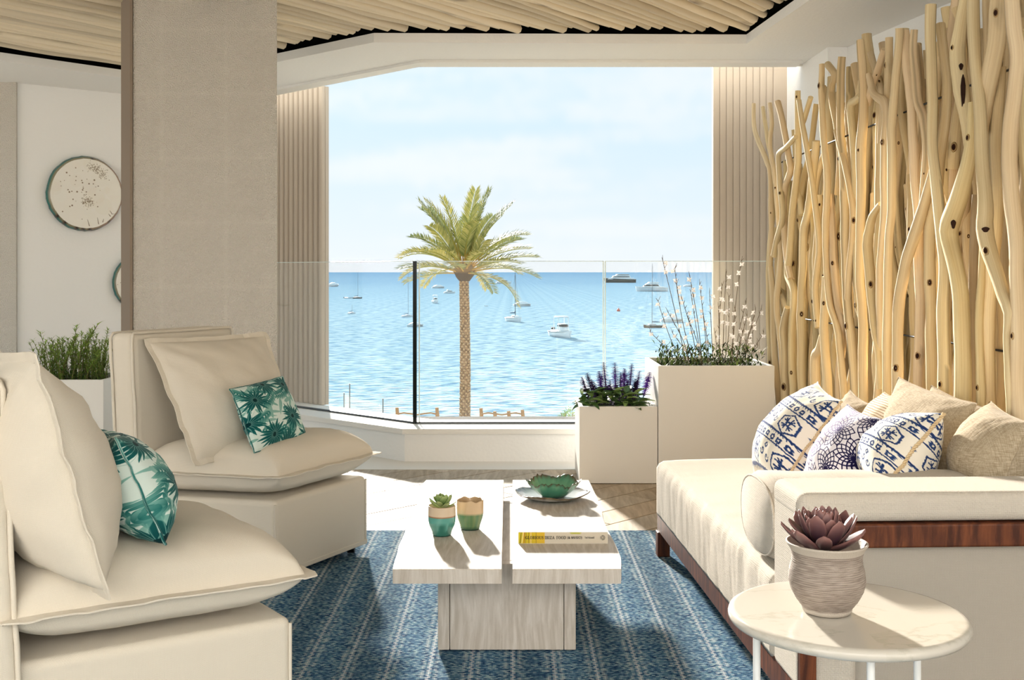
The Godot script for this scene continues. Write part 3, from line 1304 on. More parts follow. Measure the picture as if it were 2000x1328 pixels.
func build_outside():
	# the left screen runs beside the slanting glass, the right one across the end of the opening
	fluted("fluted_screen", "fluted beige screen outside the slanting glass, beside the column", Vector2(-2.02, 8.44), Vector2(0.74, -0.674), 16, 0.058, 0.205, 2.47, 0.0, 0.018)
	fluted("fluted_screen", "fluted beige screen outside the glass, behind the tall white planter", Vector2(1.295, 7.09), Vector2(1, 0), 9, 0.043, 0.205, 2.55, 0.118, 0.004)
	var b := MB.new()
	# paler where it shoals towards the beach, with glare put into the colour too
	var rows := []
	var tints := []
	for s in [[58.0, 0.83, 0.88, 0.90], [66.0, 0.82, 0.875, 0.90], [76.0, 0.75, 0.83, 0.86], [92.0, 0.69, 0.79, 0.83], [120.0, 0.665, 0.765, 0.81], [200.0, 0.66, 0.765, 0.81], [400.0, 0.61, 0.73, 0.79], [900.0, 0.53, 0.665, 0.75], [3000.0, 0.47, 0.615, 0.72], [9000.0, 0.45, 0.60, 0.71], [24000.0, 0.45, 0.60, 0.71]]:
		var row := PackedVector3Array()
		for x in [-1.0, -0.3, 0.0, 0.3, 1.0]:
			row.append(Vector3(x * (200.0 + s[0] * 1.2), SEA, -s[0]))
		rows.append(row)
		tints.append(lin(Color(s[1], s[2], s[3])))
	b.sheet(rows, false, false, true, tints, false, false)
	struct("sea", b.mesh(), M.sea, "pale blue sea reaching to the horizon")
	b = MB.new()
	b.prism(poly([-60, 9.5, 60, 9.5, 60, 58.5, -60, 58.5]), SEA - 1.0, -6.85)
	struct("ground", b.mesh(), M.sand, "sandy promenade below the terrace")
	b = MB.new()
	b.prism(poly([-12, -3.2, 12, -3.2, 12, 9.4, -12, 9.4]), SEA, -0.25)
	struct("building_base", b.mesh(), M.white_plaster, "white storeys under the terrace")
	# rustic rails on the promenade
	var spots := [[776, 854, 57.0, 2, "wooden rail fence on the promenade, left of the palm trunk"], [940, 1021, 57.0, 4, "wooden rail fence on the promenade, right of the palm trunk"]]
	for s in spots:
		var x0: float = (s[0] - 1000) * s[2] / LENS
		var x1: float = (s[1] - 1000) * s[2] / LENS
		var o := thing("rail_fence", s[4], "fence", Vector3((x0 + x1) / 2, -6.85, -s[2]), "promenade rail fences")
		var n: int = s[3]
		for k in n:
			var x := lerpf(x0, x1, float(k) / (n - 1)) - (x0 + x1) / 2
			var hgt: float = [0.95, 0.78, 0.8, 0.86][k] if n == 4 else 0.98
			var pb := MB.new()
			pb.tube(PackedVector3Array([Vector3(x, -0.05, 0), Vector3(x + 0.01, hgt * 0.6, 0), Vector3(x - 0.02, hgt, 0)]), [0.11, 0.1, 0.085], 8)
			part("post", pb.mesh(), M.fence_wood, o)
		for y in [0.34, 0.66]:
			var pts := PackedVector3Array()
			var rr := []
			for k in 7:
				pts.append(Vector3(lerpf(x0, x1, k / 6.0) - (x0 + x1) / 2, y + 0.05 * sin(k * 1.7 + y * 9.0), 0.05))
				rr.append(0.045)
			var pb := MB.new()
			pb.tube(pts, rr, 6)
			part("rail", pb.mesh(), M.fence_wood, o)
	# lower terrace: thin posts with glass between
	var t := thing("glass_railing", "thin glass railing of the lower terrace, right of the fluted left screen", "railing", Vector3(-2.4, -2.62, -18.0))
	var at_posts := []
	for s in [[672, 767], [683, 749], [748, 778]]:
		var p: Vector3 = px(s[0], s[1], 18.0 + (s[0] - 672) * -0.02) - t.position
		at_posts.append(p)
		var pb := MB.new()
		pb.rbox(Vector3(0.018, p.y, 0.018), 0.003, at(Vector3(p.x, p.y / 2, p.z)))
		part("post", pb.mesh(), M.boat_mast, t)
	for s in [[0, 1], [0, 2]]:
		var p: Vector3 = at_posts[s[0]]
		var q: Vector3 = at_posts[s[1]]
		var hgt := minf(p.y, q.y) - 0.03
		var d := Vector3(q.x - p.x, 0, q.z - p.z)
		var pb := MB.new()
		pb.rbox(Vector3(d.length(), hgt, 0.01), 0.001, Transform3D(Basis(d.normalized(), Vector3.UP, d.normalized().cross(Vector3.UP)), Vector3((p.x + q.x) / 2, hgt / 2, (p.z + q.z) / 2)))
		part("pane", pb.mesh(), M.pane, t)
	b = MB.new()
	b.rbox(Vector3(9, 0.25, 8), 0.02, at(Vector3(-4.2, -2.75, -20.0)))
	struct("floor_lower_terrace", b.mesh(), M.white_stone, "white floor of the terrace one storey below")
	# pale shrub below the planter
	var shrub := thing("shrub", "pale green shrub beyond the low wall, left of the purple flowers", "shrub", Vector3(2.80, -6.85, -54.0))
	var greens := [lin(Color(0.62, 0.74, 0.38)), lin(Color(0.74, 0.82, 0.52)), lin(Color(0.50, 0.64, 0.30))]
	var fb := MB.new()
	for k in 900:
		var g := rng.randf() * TAU
		var r := sqrt(rng.randf()) * 0.62
		var y := rng.randf_range(0.15, 1.45) * (1.0 - r * 0.75)
		leaf_quad(fb, Vector3(cos(g) * r, y, sin(g) * r), Vector3(cos(g), rng.randf_range(0.2, 1.4), sin(g)).normalized(), 0.16, 0.07, greens[k % 3])
	var fo := part("foliage", fb.mesh(), M.leaf, shrub)
	fo.set_meta("kind", "stuff")
	var sb := MB.new()
	for k in 6:
		var g := TAU * k / 6
		sb.tube(PackedVector3Array([Vector3(0, -0.02, 0), Vector3(cos(g) * 0.2, 0.5, sin(g) * 0.2), Vector3(cos(g) * 0.4, 1.1, sin(g) * 0.4)]), [0.05, 0.03, 0.012], 5)
	part("stem", sb.mesh(), M.fence_wood, shrub)


# a small pointed leaf with a fold along its middle
func leaf_quad(b: MB, p: Vector3, dir: Vector3, length: float, wide: float, tint: Color, up := Vector3.UP):
	var s := dir.cross(up)
	if s.length() < 0.05:
		s = dir.cross(Vector3.RIGHT)
	s = s.normalized()
	var n := s.cross(dir).normalized()
	var V := PackedVector3Array([p, p + dir * length * 0.45 + s * wide * 0.5 + n * wide * 0.18, p + dir * length - n * length * 0.12, p + dir * length * 0.45 - s * wide * 0.5 + n * wide * 0.18, p + dir * length * 0.5])
	var C := PackedColorArray([tint, tint, tint, tint, tint])
	b.body(V, PackedInt32Array([0, 4, 1, 1, 4, 2, 2, 4, 3, 3, 4, 0]), true, PackedVector3Array(), PackedVector2Array(), C, false)


func build_floor_things():
	var b := MB.new()
	var x0 := -1.30
	var x1 := 0.98
	var z0 := -4.86
	var z1 := -0.9
	var V := PackedVector3Array([Vector3(x0, 0.009, z0), Vector3(x1, 0.009, z0), Vector3(x1, 0.009, z1), Vector3(x0, 0.009, z1)])
	var T := PackedVector2Array([Vector2(x0 / 1.2, z0 / 0.6), Vector2(x1 / 1.2, z0 / 0.6), Vector2(x1 / 1.2, z1 / 0.6), Vector2(x0 / 1.2, z1 / 0.6)])
	b.body(V, PackedInt32Array([0, 1, 2, 0, 2, 3]), false, PackedVector3Array(), T, PackedColorArray(), false)
	var W := V.duplicate()
	for k in 4:
		W[k].y = 0.001
	for k in 4:
		var e := (k + 1) % 4
		b.body(PackedVector3Array([V[k], V[e], W[e], W[k]]), PackedInt32Array([0, 2, 1, 0, 3, 2]), false, PackedVector3Array(), PackedVector2Array([T[k], T[e], T[e] + Vector2(0.01, 0.02), T[k] + Vector2(0.01, 0.02)]), PackedColorArray(), false)
	solo("rug", b.mesh(), M.rug, "blue flat-woven rug with pale dotted stripes under the coffee table", "rug")


# ---------------------------------------------------------------- slipper chairs

# c: the near front corner of the seat on the floor; w: towards the far side; k: towards the back
func chair(label: String, c: Vector3, w: Vector3, k: Vector3, wide: float, deep: float, seam: float, back_wide: float):
	var mid := c + w * wide * 0.5 + k * deep * 0.55
	var o := thing("slipper_chair", label, "chair", mid, "slipcovered slipper chairs")
	var p := c - mid
	var Y := Vector3.UP
	# skirted base, a little smaller than the seat
	var X := Transform3D(Basis(w, Y, k), p + w * wide * 0.5 + k * deep * 0.55 + Y * 0.178)
	var b := MB.new()
	b.rbox(Vector3(wide * 0.95, 0.285, deep * 1.02), 0.022, X, true)
	var base := part("base", b.mesh(), M.cream_cloth, o)
	b = MB.new()
	for s in [Vector2(-1, -1), Vector2(1, -1), Vector2(1, 1), Vector2(-1, 1)]:
		var q := X * Vector3(s.x * (wide * 0.475 - 0.004), 0, s.y * (deep * 0.51 - 0.004))
		b.tube(PackedVector3Array([q - Y * 0.138, q + Y * 0.128]), [0.0045, 0.0045], 6)
	part("corner_piping", b.mesh(), M.cream_cloth, base)
	b = MB.new()
	b.rbox(Vector3(wide * 0.955, 0.02, deep * 1.026), 0.004, X * at(Vector3(0, -0.128, 0)))
	part("hem", b.mesh(), M.cream_cloth, base)
	for s in [Vector2(-1, -1), Vector2(1, -1), Vector2(1, 1), Vector2(-1, 1)]:
		var q := X * Vector3(s.x * wide * 0.40, 0, s.y * deep * 0.44)
		b = MB.new()
		b.tube(PackedVector3Array([q + Vector3(-0.014, -0.148, 0), q + Vector3(0.014, -0.148, 0)]), [0.0205, 0.0205], 12)
		b.rbox(Vector3(0.035, 0.03, 0.035), 0.004, at(q + Vector3(0, -0.132, 0)))
		part("caster", b.mesh(), M.black_plastic, o)
	# seat cushion with a sewn flange
	b = MB.new()
	var a0 := p + Y * seam
	var cs := [a0 + k * deep, a0 + k * deep + w * wide, a0 + w * wide, a0]
	var got := cushion(b, cs, 0.20, {"power": 5.0, "root": 0.42, "pinch": 0.015, "front": 0.58, "sag": 0.0, "facing": Y, "crease": 0.005, "seed": c.x, "n": 28})
	var seat := part("seat_cushion", b.mesh(), M.cream_cloth, o)
	part("flange", flange(got.rim, got.normal, 0.03, 0.003), M.cream_cloth, seat)
	# upright back panel with piping
	var tb := 0.10
	var lean := (k * 0.05 + Y).normalized()
	var bx := Transform3D(Basis(w, lean, k), p + w * (back_wide * 0.5) + k * (deep + tb * 0.5 - 0.035) + lean * 0.485)
	b = MB.new()
	b.rbox(Vector3(back_wide, 0.88, tb), 0.03, bx, true)
	var back := part("backrest", b.mesh(), M.cream_cloth, o)
	var pts := []
	var rr := []
	for z in [-1.0, 1.0]:
		pts = []
		rr = []
		for s in [Vector2(-1, -1), Vector2(-1, 0), Vector2(-1, 0.96), Vector2(-0.96, 1.0), Vector2(0, 1), Vector2(0.96, 1), Vector2(1, 0.96), Vector2(1, 0), Vector2(1, -1)]:
			pts.append(bx * Vector3(s.x * (back_wide * 0.5 - 0.004), s.y * 0.436, z * (tb * 0.5 - 0.006)))
			rr.append(0.006)
		var cv := curve(pts, rr, 0.05)
		var f := MB.new()
		for e in cv[0].size():
			cv[0][e] += k * noise.get_noise_1d(e * 0.9 + z * 20.0) * 0.004
		f.tube(cv[0], cv[1], 6, true)
		part("piping", f.mesh(), M.cream_cloth, back)


func loose(called: String, label: String, c: Array, thick: float, cloth: Material, o := {}, group := "") -> Node3D:
	var mid: Vector3 = (c[0] + c[1] + c[2] + c[3]) * 0.25
	var t := thing(called, label, o.get("kind", "cushion"), mid, group)
	var q := []
	for p in c:
		q.append(p - mid)
	var b := MB.new()
	var got := cushion(b, q, thick, o)
	var cover := part("cover", b.mesh(), cloth, t)
	if o.has("flange"):
		part("flange", flange(got.rim, got.normal, o.flange, 0.0025), cloth, t)
	if o.has("piping"):
		var f := MB.new()
		var P := PackedVector3Array(got.rim)
		P.append(got.rim[0])
		var R := []
		for k in P.size():
			R.append(o.piping)
		f.tube(P, R, 6, false)
		part("piping", f.mesh(), o.get("piping_cloth", cloth), t)
	for s in o.get("cords", []):
		part("rope_trim", cord(got.rim, s[0], s[1], o.get("cord_r", 0.006), got.normal), M.jute, t)
	return t


func build_chairs():
	chair("cream slipcovered slipper chair cropped by the left edge, nearest of the two", Vector3(-0.496, 0, -2.647), Vector3(-0.59, 0, -0.807), Vector3(-0.849, 0, 0.528), 0.64, 0.65, 0.42, 0.64)
	chair("cream slipcovered slipper chair farther back, standing in front of the beige column", Vector3(-0.84, 0, -3.96), Vector3(0.45, 0, -0.893), Vector3(-0.975, 0, -0.22), 0.615, 0.575, 0.41, 0.56)
	var big := "large cream back cushions"
	loose("back_cushion", "large plump cream cushion on the nearest chair, seen from its edge", [px(-30, 692, 2.70), px(72, 704, 2.20), px(205, 1158, 2.30), px(84, 1048, 2.80)], 0.275, M.cream_cloth,
		{"flange": 0.02, "pinch": 0.03, "crease": 0.016, "root": 0.62, "seed": 2.0, "facing": Vector3(1, 0, -0.4)}, big)
	loose("back_cushion", "large cream cushion with stitched flange on the chair by the column", [px(516, 655, 4.60), px(290, 668, 4.12), px(384, 902, 3.97), px(590, 866, 4.45)], 0.20, M.cream_cloth,
		{"flange": 0.018, "pinch": 0.04, "crease": 0.015, "root": 0.6, "seed": 6.0, "facing": Vector3(1, 0, 0.4)}, big)
	var leaf := "teal leaf print cushions"
	loose("scatter_cushion", "small teal palm leaf cushion seen from its seam on the nearest chair", [px(190, 836, 2.86), px(228, 856, 2.50), px(322, 1064, 2.46), px(290, 1010, 2.80)], 0.175, M.palm_cloth_b,
		{"piping": 0.0035, "pinch": 0.06, "seed": 3.3, "facing": Vector3(1, 0, -0.4)}, leaf)
	loose("scatter_cushion", "small teal palm leaf cushion facing out on the chair by the column", [px(449, 760, 4.08), px(552, 735, 4.38), px(601, 858, 4.31), px(497, 884, 3.99)], 0.11, M.palm_cloth,
		{"piping": 0.003, "pinch": 0.035, "seed": 4.1, "facing": Vector3(0.6, 0, 0.8)}, leaf)


# ---------------------------------------------------------------- sofa

func build_sofa():
	var o := thing("daybed_sofa", "long ivory upholstered sofa on a walnut frame in front of the driftwood", "sofa", Vector3(0.58, 0, -4.455))
	var A := Vector3(0.0442, 0, 1).normalized()      # along the front, towards the camera
	var R := Vector3(1, 0, -0.0442).normalized()     # from the front to the back
	var Y := Vector3.UP
	var X := Transform3D(Basis(R, Y, A), Vector3.ZERO)
	var put := func(called: String, lo: Vector3, hi: Vector3, r: float, m: Material, parent: Node3D) -> MeshInstance3D:
		var b := MB.new()
		b.rbox(hi - lo, r, X * at((lo + hi) * 0.5), true)
		return part(called, b.mesh(), m, parent)
	# walnut plinth rails and legs
	put.call("front_rail", Vector3(0.007, 0.106, 0.0), Vector3(0.03, 0.178, 1.93), 0.004, M.walnut, o)
	put.call("end_rail", Vector3(0.028, 0.106, 0.0), Vector3(0.80, 0.178, 0.028), 0.004, M.walnut, o)
	put.call("back_rail", Vector3(0.77, 0.106, 0.028), Vector3(0.80, 0.178, 1.85), 0.004, M.walnut, o)
	for s in [Vector2(0.0, 0.004), Vector2(0.74, 0.03), Vector2(0.74, 1.75)]:
		put.call("leg", Vector3(s.x, 0.0095, s.y), Vector3(s.x + 0.05, 0.108, s.y + 0.05), 0.004, M.walnut, o)
	# mattress: loose cover, slightly wrinkled along its front
	var b := MB.new()
	var rows := []
	var prof := [Vector2(0.80, 0.178), Vector2(0.003, 0.176), Vector2(0.001, 0.186), Vector2(0.0, 0.25), Vector2(0.0, 0.335), Vector2(0.004, 0.362), Vector2(0.014, 0.379), Vector2(0.032, 0.389), Vector2(0.10, 0.393), Vector2(0.3, 0.396), Vector2(0.6, 0.395), Vector2(0.80, 0.39)]
	var ends := [0.0, 0.004, 0.012, 0.026]
	for k in 90:
		var z := 1.685 * k / 89.0
		var inset := 0.0
		var ze := minf(z, 1.685 - z)
		if ze < 0.03:
			inset = 0.03 - sqrt(maxf(0.0, 0.0009 - pow(0.03 - ze, 2)))
		var row := PackedVector3Array()
		for e in prof.size():
			var p: Vector2 = prof[e]
			var wr := 0.0
			if e >= 2 and e <= 8:
				wr = noise.get_noise_2d(z * 9.0, p.y * 4.0) * 0.006 + noise.get_noise_2d(z * 30.0, p.y * 7.0) * 0.0025
			row.append(X * Vector3(clampf(p.x + wr, inset, 0.8), minf(p.y, 0.398 - inset * 0.8) + wr * 0.3 * (1.0 if e > 5 else 0.0), z))
		rows.append(row)
	b.sheet(rows, true, true)
	var mt := part("mattress", b.mesh(), M.ivory_cloth, o)
	# the arm: padded front post and top pad over a walnut frame with a cloth panel
	put.call("arm_post", Vector3(0.0, 0.172, 1.69), Vector3(0.14, 0.60, 1.905), 0.02, M.ivory_cloth, o)
	put.call("arm_pad", Vector3(-0.002, 0.566, 1.688), Vector3(0.84, 0.636, 1.912), 0.026, M.ivory_cloth, o)
	put.call("arm_core", Vector3(0.12, 0.12, 1.70), Vector3(0.83, 0.58, 1.862), 0.01, M.ivory_cloth, o)
	put.call("frame_post", Vector3(0.002, 0.0095, 1.866), Vector3(0.040, 0.564, 1.915), 0.004, M.walnut, o)
	put.call("frame_post", Vector3(0.80, 0.0, 1.866), Vector3(0.84, 0.564, 1.915), 0.004, M.walnut, o)
	put.call("frame_rail", Vector3(0.040, 0.508, 1.866), Vector3(0.80, 0.564, 1.911), 0.006, M.walnut, o)
	put.call("side_panel", Vector3(0.041, 0.03, 1.866), Vector3(0.80, 0.508, 1.884), 0.004, M.sand_cloth, o)
	# bolster lying against the arm
	b = MB.new()
	rows = []
	var c0 := Vector3(0.008, 0.497, 1.49)
	for k in 26:
		var x := 0.74 * k / 25.0
		var row := PackedVector3Array()
		var end := minf(x, 0.74 - x)
		var shr := 1.0 if end > 0.03 else 0.86 + 0.14 * sqrt(maxf(0.0, 1.0 - pow(1.0 - end / 0.03, 2)))
		for e in 28:
			var g: float = TAU * e / 28
			var rx := 0.176 * shr * pow(absf(cos(g)), 0.8) * signf(cos(g))
			var ry := 0.108 * shr * pow(absf(sin(g)), 0.8) * signf(sin(g))
			var wr := noise.get_noise_3d(x * 8.0, cos(g) * 1.5, sin(g) * 1.5) * 0.005
			row.append(c0 + Vector3(x, ry + wr, rx + wr))
		rows.append(row)
	b.sheet(rows, true, true)
	for k in b.v.size():
		b.v[k] = X * (b.v[k] - Vector3(0.0, 0.497, 1.49))
		b.n[k] = X.basis * b.n[k]
	var bol := thing("bolster", "plump ivory bolster lying on the sofa against the near arm", "cushion", o.position + X * Vector3(0.0, 0.500, 1.50))
	part("cover", b.mesh(), M.ivory_cloth, bol)
	b = MB.new()
	var ring := PackedVector3Array()
	var rr := []
	for e in 29:
		var g: float = TAU * e / 28
		ring.append(X * Vector3(0.012, 0.097 * pow(absf(sin(g)), 0.8) * signf(sin(g)), 0.163 * pow(absf(cos(g)), 0.8) * signf(cos(g))))
		rr.append(0.003)
	b.tube(ring, rr, 6, false)
	part("piping", b.mesh(), M.ivory_cloth, bol)
	sofa_cushions()


func sofa_cushions():
	var grp := "cushions along the driftwood sofa"
	var left := Vector3(-1, 0.4, 0.5)
	loose("scatter_cushion", "white cushion with blue ikat print, leftmost and largest of the patterned sofa cushions",
		[px(1597, 746, 4.10), px(1643, 783, 3.68), px(1522, 955, 3.56), px(1472, 925, 3.98)], 0.235, M.ikat_cloth, {"pinch": 0.07, "facing": left, "seed": 1.0, "cords": [[24, 48]], "cord_r": 0.005, "piping": 0.003}, grp)
	loose("scatter_cushion", "small plain beige cushion peeping out behind the left ikat cushion",
		[px(1660, 762, 4.26), px(1698, 790, 3.98), px(1650, 880, 3.94), px(1612, 862, 4.22)], 0.11, M.linen_cloth, {"pinch": 0.07, "facing": left, "seed": 2.0, "piping": 0.003}, grp)
	loose("scatter_cushion", "beige cushion with thin brown stripes and rope trim behind the purple mosaic cushion",
		[px(1727, 765, 3.86), px(1786, 784, 3.50), px(1728, 925, 3.40), px(1668, 895, 3.76)], 0.16, M.stripe_cloth, {"pinch": 0.07, "facing": left, "seed": 3.0, "cords": [[24, 48]], "cord_r": 0.005}, grp)
	loose("scatter_cushion", "purple and white mosaic print cushion between the two ikat cushions",
		[px(1655, 790, 3.52), px(1720, 819, 3.24), px(1660, 985, 3.10), px(1562, 958, 3.36)], 0.155, M.mosaic_cloth, {"pinch": 0.07, "facing": left, "seed": 4.0, "piping": 0.003}, grp)
	loose("scatter_cushion", "white cushion with blue ikat print and a rope seam, nearest patterned one",
		[px(1790, 822, 3.42), px(1843, 806, 3.06), px(1722, 962, 2.93), px(1684, 955, 3.28)], 0.215, M.ikat_cloth_b, {"pinch": 0.07, "facing": left, "seed": 5.0, "cords": [[24, 48]], "cord_r": 0.0055}, grp)
	loose("scatter_cushion", "large grey linen cushion leaning on the driftwood, highest of the sofa cushions",
		[px(1756, 737, 3.74), px(1908, 788, 3.20), px(1850, 950, 3.12), px(1690, 900, 3.62)], 0.15, M.linen_cloth, {"pinch": 0.08, "facing": left, "seed": 6.0, "piping": 0.002}, grp)
	loose("scatter_cushion", "grey linen cushion of which only one corner shows behind the highest one",
		[px(1820, 753, 3.62), px(1935, 800, 3.24), px(1890, 930, 3.22), px(1775, 880, 3.60)], 0.12, M.linen_cloth, {"pinch": 0.08, "facing": left, "seed": 7.0, "piping": 0.002}, grp)
	loose("scatter_cushion", "grey linen cushion at the near end of the sofa, cropped by the right edge",
		[px(1936, 784, 3.22), px(2014, 826, 2.90), px(1950, 985, 2.84), px(1858, 955, 3.14)], 0.20, M.linen_cloth, {"pinch": 0.08, "facing": left, "seed": 8.0, "piping": 0.002}, grp)


# ---------------------------------------------------------------- driftwood

# a limb through the points (column, row, width) as surveyed on the plane x = at_x
func limb(root: Node3D, at_x: float, pts: Array, tone := 1.0):
	var P := []
	var R := []
	for q in pts:
		var d: float = at_x * LENS / (q[0] - 1000.0)
		P.append(px(q[0], q[1], d) + Vector3(0, 0, 0) - root.position)
		R.append(q[2] * 0.56 * d / LENS)
	limb_mesh(root, P, R, tone)


func limb_mesh(root: Node3D, P: Array, R: Array, tone := 1.0):
	var cv := curve(P, R, 0.022)
	var path: PackedVector3Array = cv[0]
	var rad: Array = cv[1]
	var seed := rng.randf() * 200.0
	var base := vary(lin(Color(0.95, 0.88, 0.745)), 0.1) * tone
	base.a = 1.0
	var dark := lin(Color(0.22, 0.13, 0.08))
	var knots := []
	for k in maxi(1, int(path.size() / 40.0)):
		knots.append([rng.randi_range(2, path.size() - 2), rng.randi_range(0, 11), rng.randf_range(0.4, 1.25)])
	var crack := rng.randi_range(0, 11) if rng.randf() < 0.3 else -1
	var tints := []
	for j in path.size():
		var s := j * 0.022
		path[j] += Vector3(noise.get_noise_2d(s * 2.2, seed), 0, noise.get_noise_2d(s * 2.2, seed + 50.0)) * minf(rad[j] * 0.35, 0.006)
		rad[j] *= 1.0 + 0.10 * noise.get_noise_2d(s * 3.0, seed + 20.0)
		var row := []
		for e in 12:
			var c := base.lerp(base * Color(0.80, 0.72, 0.60), clampf(0.35 + 0.8 * noise.get_noise_3d(s * 1.2, e * 0.5, seed), 0, 1))
			for q in knots:
				var de := absf(wrapf(e - q[1], -6, 6))
				var dj := absf(j - q[0])
				if de < 1.6 and dj < 1.5:
					c = c.lerp(dark, 0.35 * q[2] * clampf(1.3 - 0.6 * de - 0.5 * dj, 0, 1))
			if crack >= 0 and e == (crack + j / 26) % 12:
				c = c.lerp(dark, 0.45)
			c.a = 1.0
			row.append(c)
		tints.append(row)
	for q in knots:
		for j in range(maxi(0, q[0] - 3), mini(path.size(), q[0] + 4)):
			rad[j] *= 1.0 + 0.10 * (1.0 - absf(j - q[0]) / 4.0)
	var b := MB.new()
	b.tube(path, rad, 12, true, tints, rng.randf_range(0.85, 1.0))
	for q in knots:   # small dark knots and holes, a little proud of the wood
		var j: int = clampi(q[0], 1, path.size() - 2)
		var d := (path[j + 1] - path[j - 1]).normalized()
		var o := Vector3(rng.randf_range(-1.0, -0.1), 0, rng.randf_range(0.0, 1.0))
		o = (o - d * o.dot(d)).normalized()
		var s := d.cross(o)
		var kr: float = minf(0.011, rad[j] * 0.42) * q[2]
		var rows := []
		var tt := []
		for e in 4:
			var row := PackedVector3Array()
			for g in 9:
				var an := TAU * g / 9
				var w: float = [1.5, 1.15, 0.8, 0.25][e] * kr
				row.append(path[j] + o * (rad[j] * [0.86, 0.99, 1.04, 0.97][e]) + (s * cos(an) * 0.75 + d * sin(an) * 1.25) * w)
			rows.append(row)
			tt.append([base * Color(0.85, 0.78, 0.66), base * Color(0.6, 0.5, 0.4), dark, dark * 0.6][e])
		b.sheet(rows, true, true, true, tt)
	part("branch", b.mesh(), M.driftwood, root)


func build_driftwood():
	var o := thing("driftwood_screen", "tall screen of upright bleached driftwood branches behind the sofa", "screen", Vector3(1.52, 0, -4.6))
	var X := 1.50
	# the branches that stand out, from the sea end to the near end
	limb(o, X, [[1472, 202, 7], [1474, 253, 8], [1495, 310, 9], [1504, 335, 9], [1506, 380, 9], [1507, 470, 10], [1505, 520, 9]])
	limb(o, X, [[1505, 522, 12], [1510, 580, 13], [1512, 670, 14], [1523, 790, 14], [1528, 860, 14]])
	limb(o, X + 0.02, [[1490, 209, 7], [1498, 269, 8], [1507, 316, 8], [1512, 400, 9], [1500, 520, 8], [1502, 640, 9], [1505, 740, 10], [1508, 860, 10]])
	limb(o, X, [[1503, 202, 7], [1507, 240, 8], [1504, 285, 8], [1514, 348, 9], [1520, 420, 9], [1524, 500, 10], [1518, 600, 11], [1528, 700, 11], [1536, 860, 12]])
	limb(o, X, [[1520, 199, 11], [1528, 237, 11], [1539, 300, 11], [1544, 332, 12], [1534, 364, 11], [1531, 395, 11], [1534, 480, 12], [1545, 545, 12]])
	limb(o, X - 0.02, [[1554, 267, 8], [1536, 287, 9], [1520, 304, 10], [1523, 348, 10], [1528, 420, 10], [1517, 470, 11], [1512, 500, 12]])
	limb(o, X, [[1558, 177, 10], [1558, 237, 11], [1560, 304, 13], [1555, 348, 13], [1549, 400, 13], [1542, 495, 13], [1539, 536, 13], [1552, 577, 12], [1545, 669, 13], [1549, 770, 14], [1548, 850, 14]])
	limb(o, X - 0.03, [[1560, 196, 9], [1569, 253, 10], [1582, 332, 10], [1592, 400, 11], [1600, 480, 11], [1592, 560, 11], [1598, 640, 12]])
	limb(o, X + 0.03, [[1583, 190, 10], [1571, 231, 9], [1560, 262, 9], [1556, 330, 10], [1566, 420, 11]])
	limb(o, X - 0.03, [[1604, 125, 11], [1604, 190, 12], [1610, 278, 13], [1615, 348, 14], [1612, 440, 13], [1615, 536, 13], [1621, 593, 13], [1637, 653, 14], [1647, 750, 14], [1652, 830, 14]])
	limb(o, X, [[1645, 111, 15], [1643, 158, 16], [1640, 253, 15], [1647, 316, 16], [1650, 400, 16], [1650, 511, 16], [1653, 577, 18], [1662, 647, 18], [1667, 704, 18], [1670, 775, 18], [1672, 850, 18]])
	limb(o, X + 0.03, [[1617, 126, 13], [1629, 147, 13], [1622, 177, 11], [1632, 234, 11], [1641, 300, 11], [1636, 380, 12]])
	limb(o, X, [[1593, 275, 14], [1587, 348, 15], [1578, 416, 14], [1569, 457, 14], [1567, 533, 14], [1564, 590, 14], [1566, 685, 15], [1566, 756, 15], [1570, 850, 15]])
	limb(o, X + 0.02, [[1683, 186, 13], [1672, 196, 14], [1662, 206, 14], [1666, 253, 13], [1669, 316, 14], [1674, 420, 14], [1675, 558, 14], [1678, 606, 14], [1688, 647, 15], [1686, 773, 15], [1690, 860, 15]])
	limb(o, X - 0.02, [[1681, 79, 14], [1685, 142, 16], [1686, 221, 17], [1681, 285, 18], [1682, 400, 17], [1680, 526, 16], [1685, 621, 17], [1686, 685, 17], [1685, 780, 18], [1686, 860, 18]])
	limb(o, X, [[1635, 255, 12], [1650, 316, 13], [1662, 373, 12], [1668, 430, 12], [1660, 520, 13], [1655, 600, 12]])
	limb(o, X + 0.04, [[1700, 104, 12], [1710, 136, 12], [1723, 190, 12], [1720, 280, 13]])
	limb(o, X, [[1727, 96, 12], [1713, 142, 13], [1703, 168, 13], [1695, 205, 12]])
	limb(o, X - 0.04, [[1697, 145, 10], [1707, 183, 13], [1729, 202, 19], [1731, 237, 14], [1728, 269, 14], [1727, 348, 15], [1730, 410, 16], [1720, 495, 13], [1719, 574, 15], [1721, 653, 14], [1718, 732, 14], [1713, 790, 15], [1712, 870, 15]])
	limb(o, X, [[1737, 73, 15], [1736, 127, 15], [1733, 177, 15], [1730, 240, 15], [1727, 300, 15]])
	limb(o, X - 0.05, [[1757, 55, 16], [1753, 111, 17], [1747, 190, 17], [1741, 253, 18], [1742, 316, 18], [1740, 400, 17], [1734, 495, 17], [1734, 621, 18], [1733, 748, 18], [1732, 860, 18]])
	limb(o, X - 0.02, [[1769, 60, 14], [1772, 127, 18], [1780, 209, 17], [1783, 285, 18], [1785, 348, 17], [1793, 430, 18], [1794, 527, 18], [1797, 590, 18], [1797, 669, 19], [1793, 757, 19], [1790, 870, 19]])
	limb(o, X - 0.07, [[1822, 330, 15], [1806, 390, 18], [1785, 457, 21], [1767, 520, 20], [1755, 590, 20], [1752, 637, 20], [1753, 732, 20], [1752, 850, 20]])
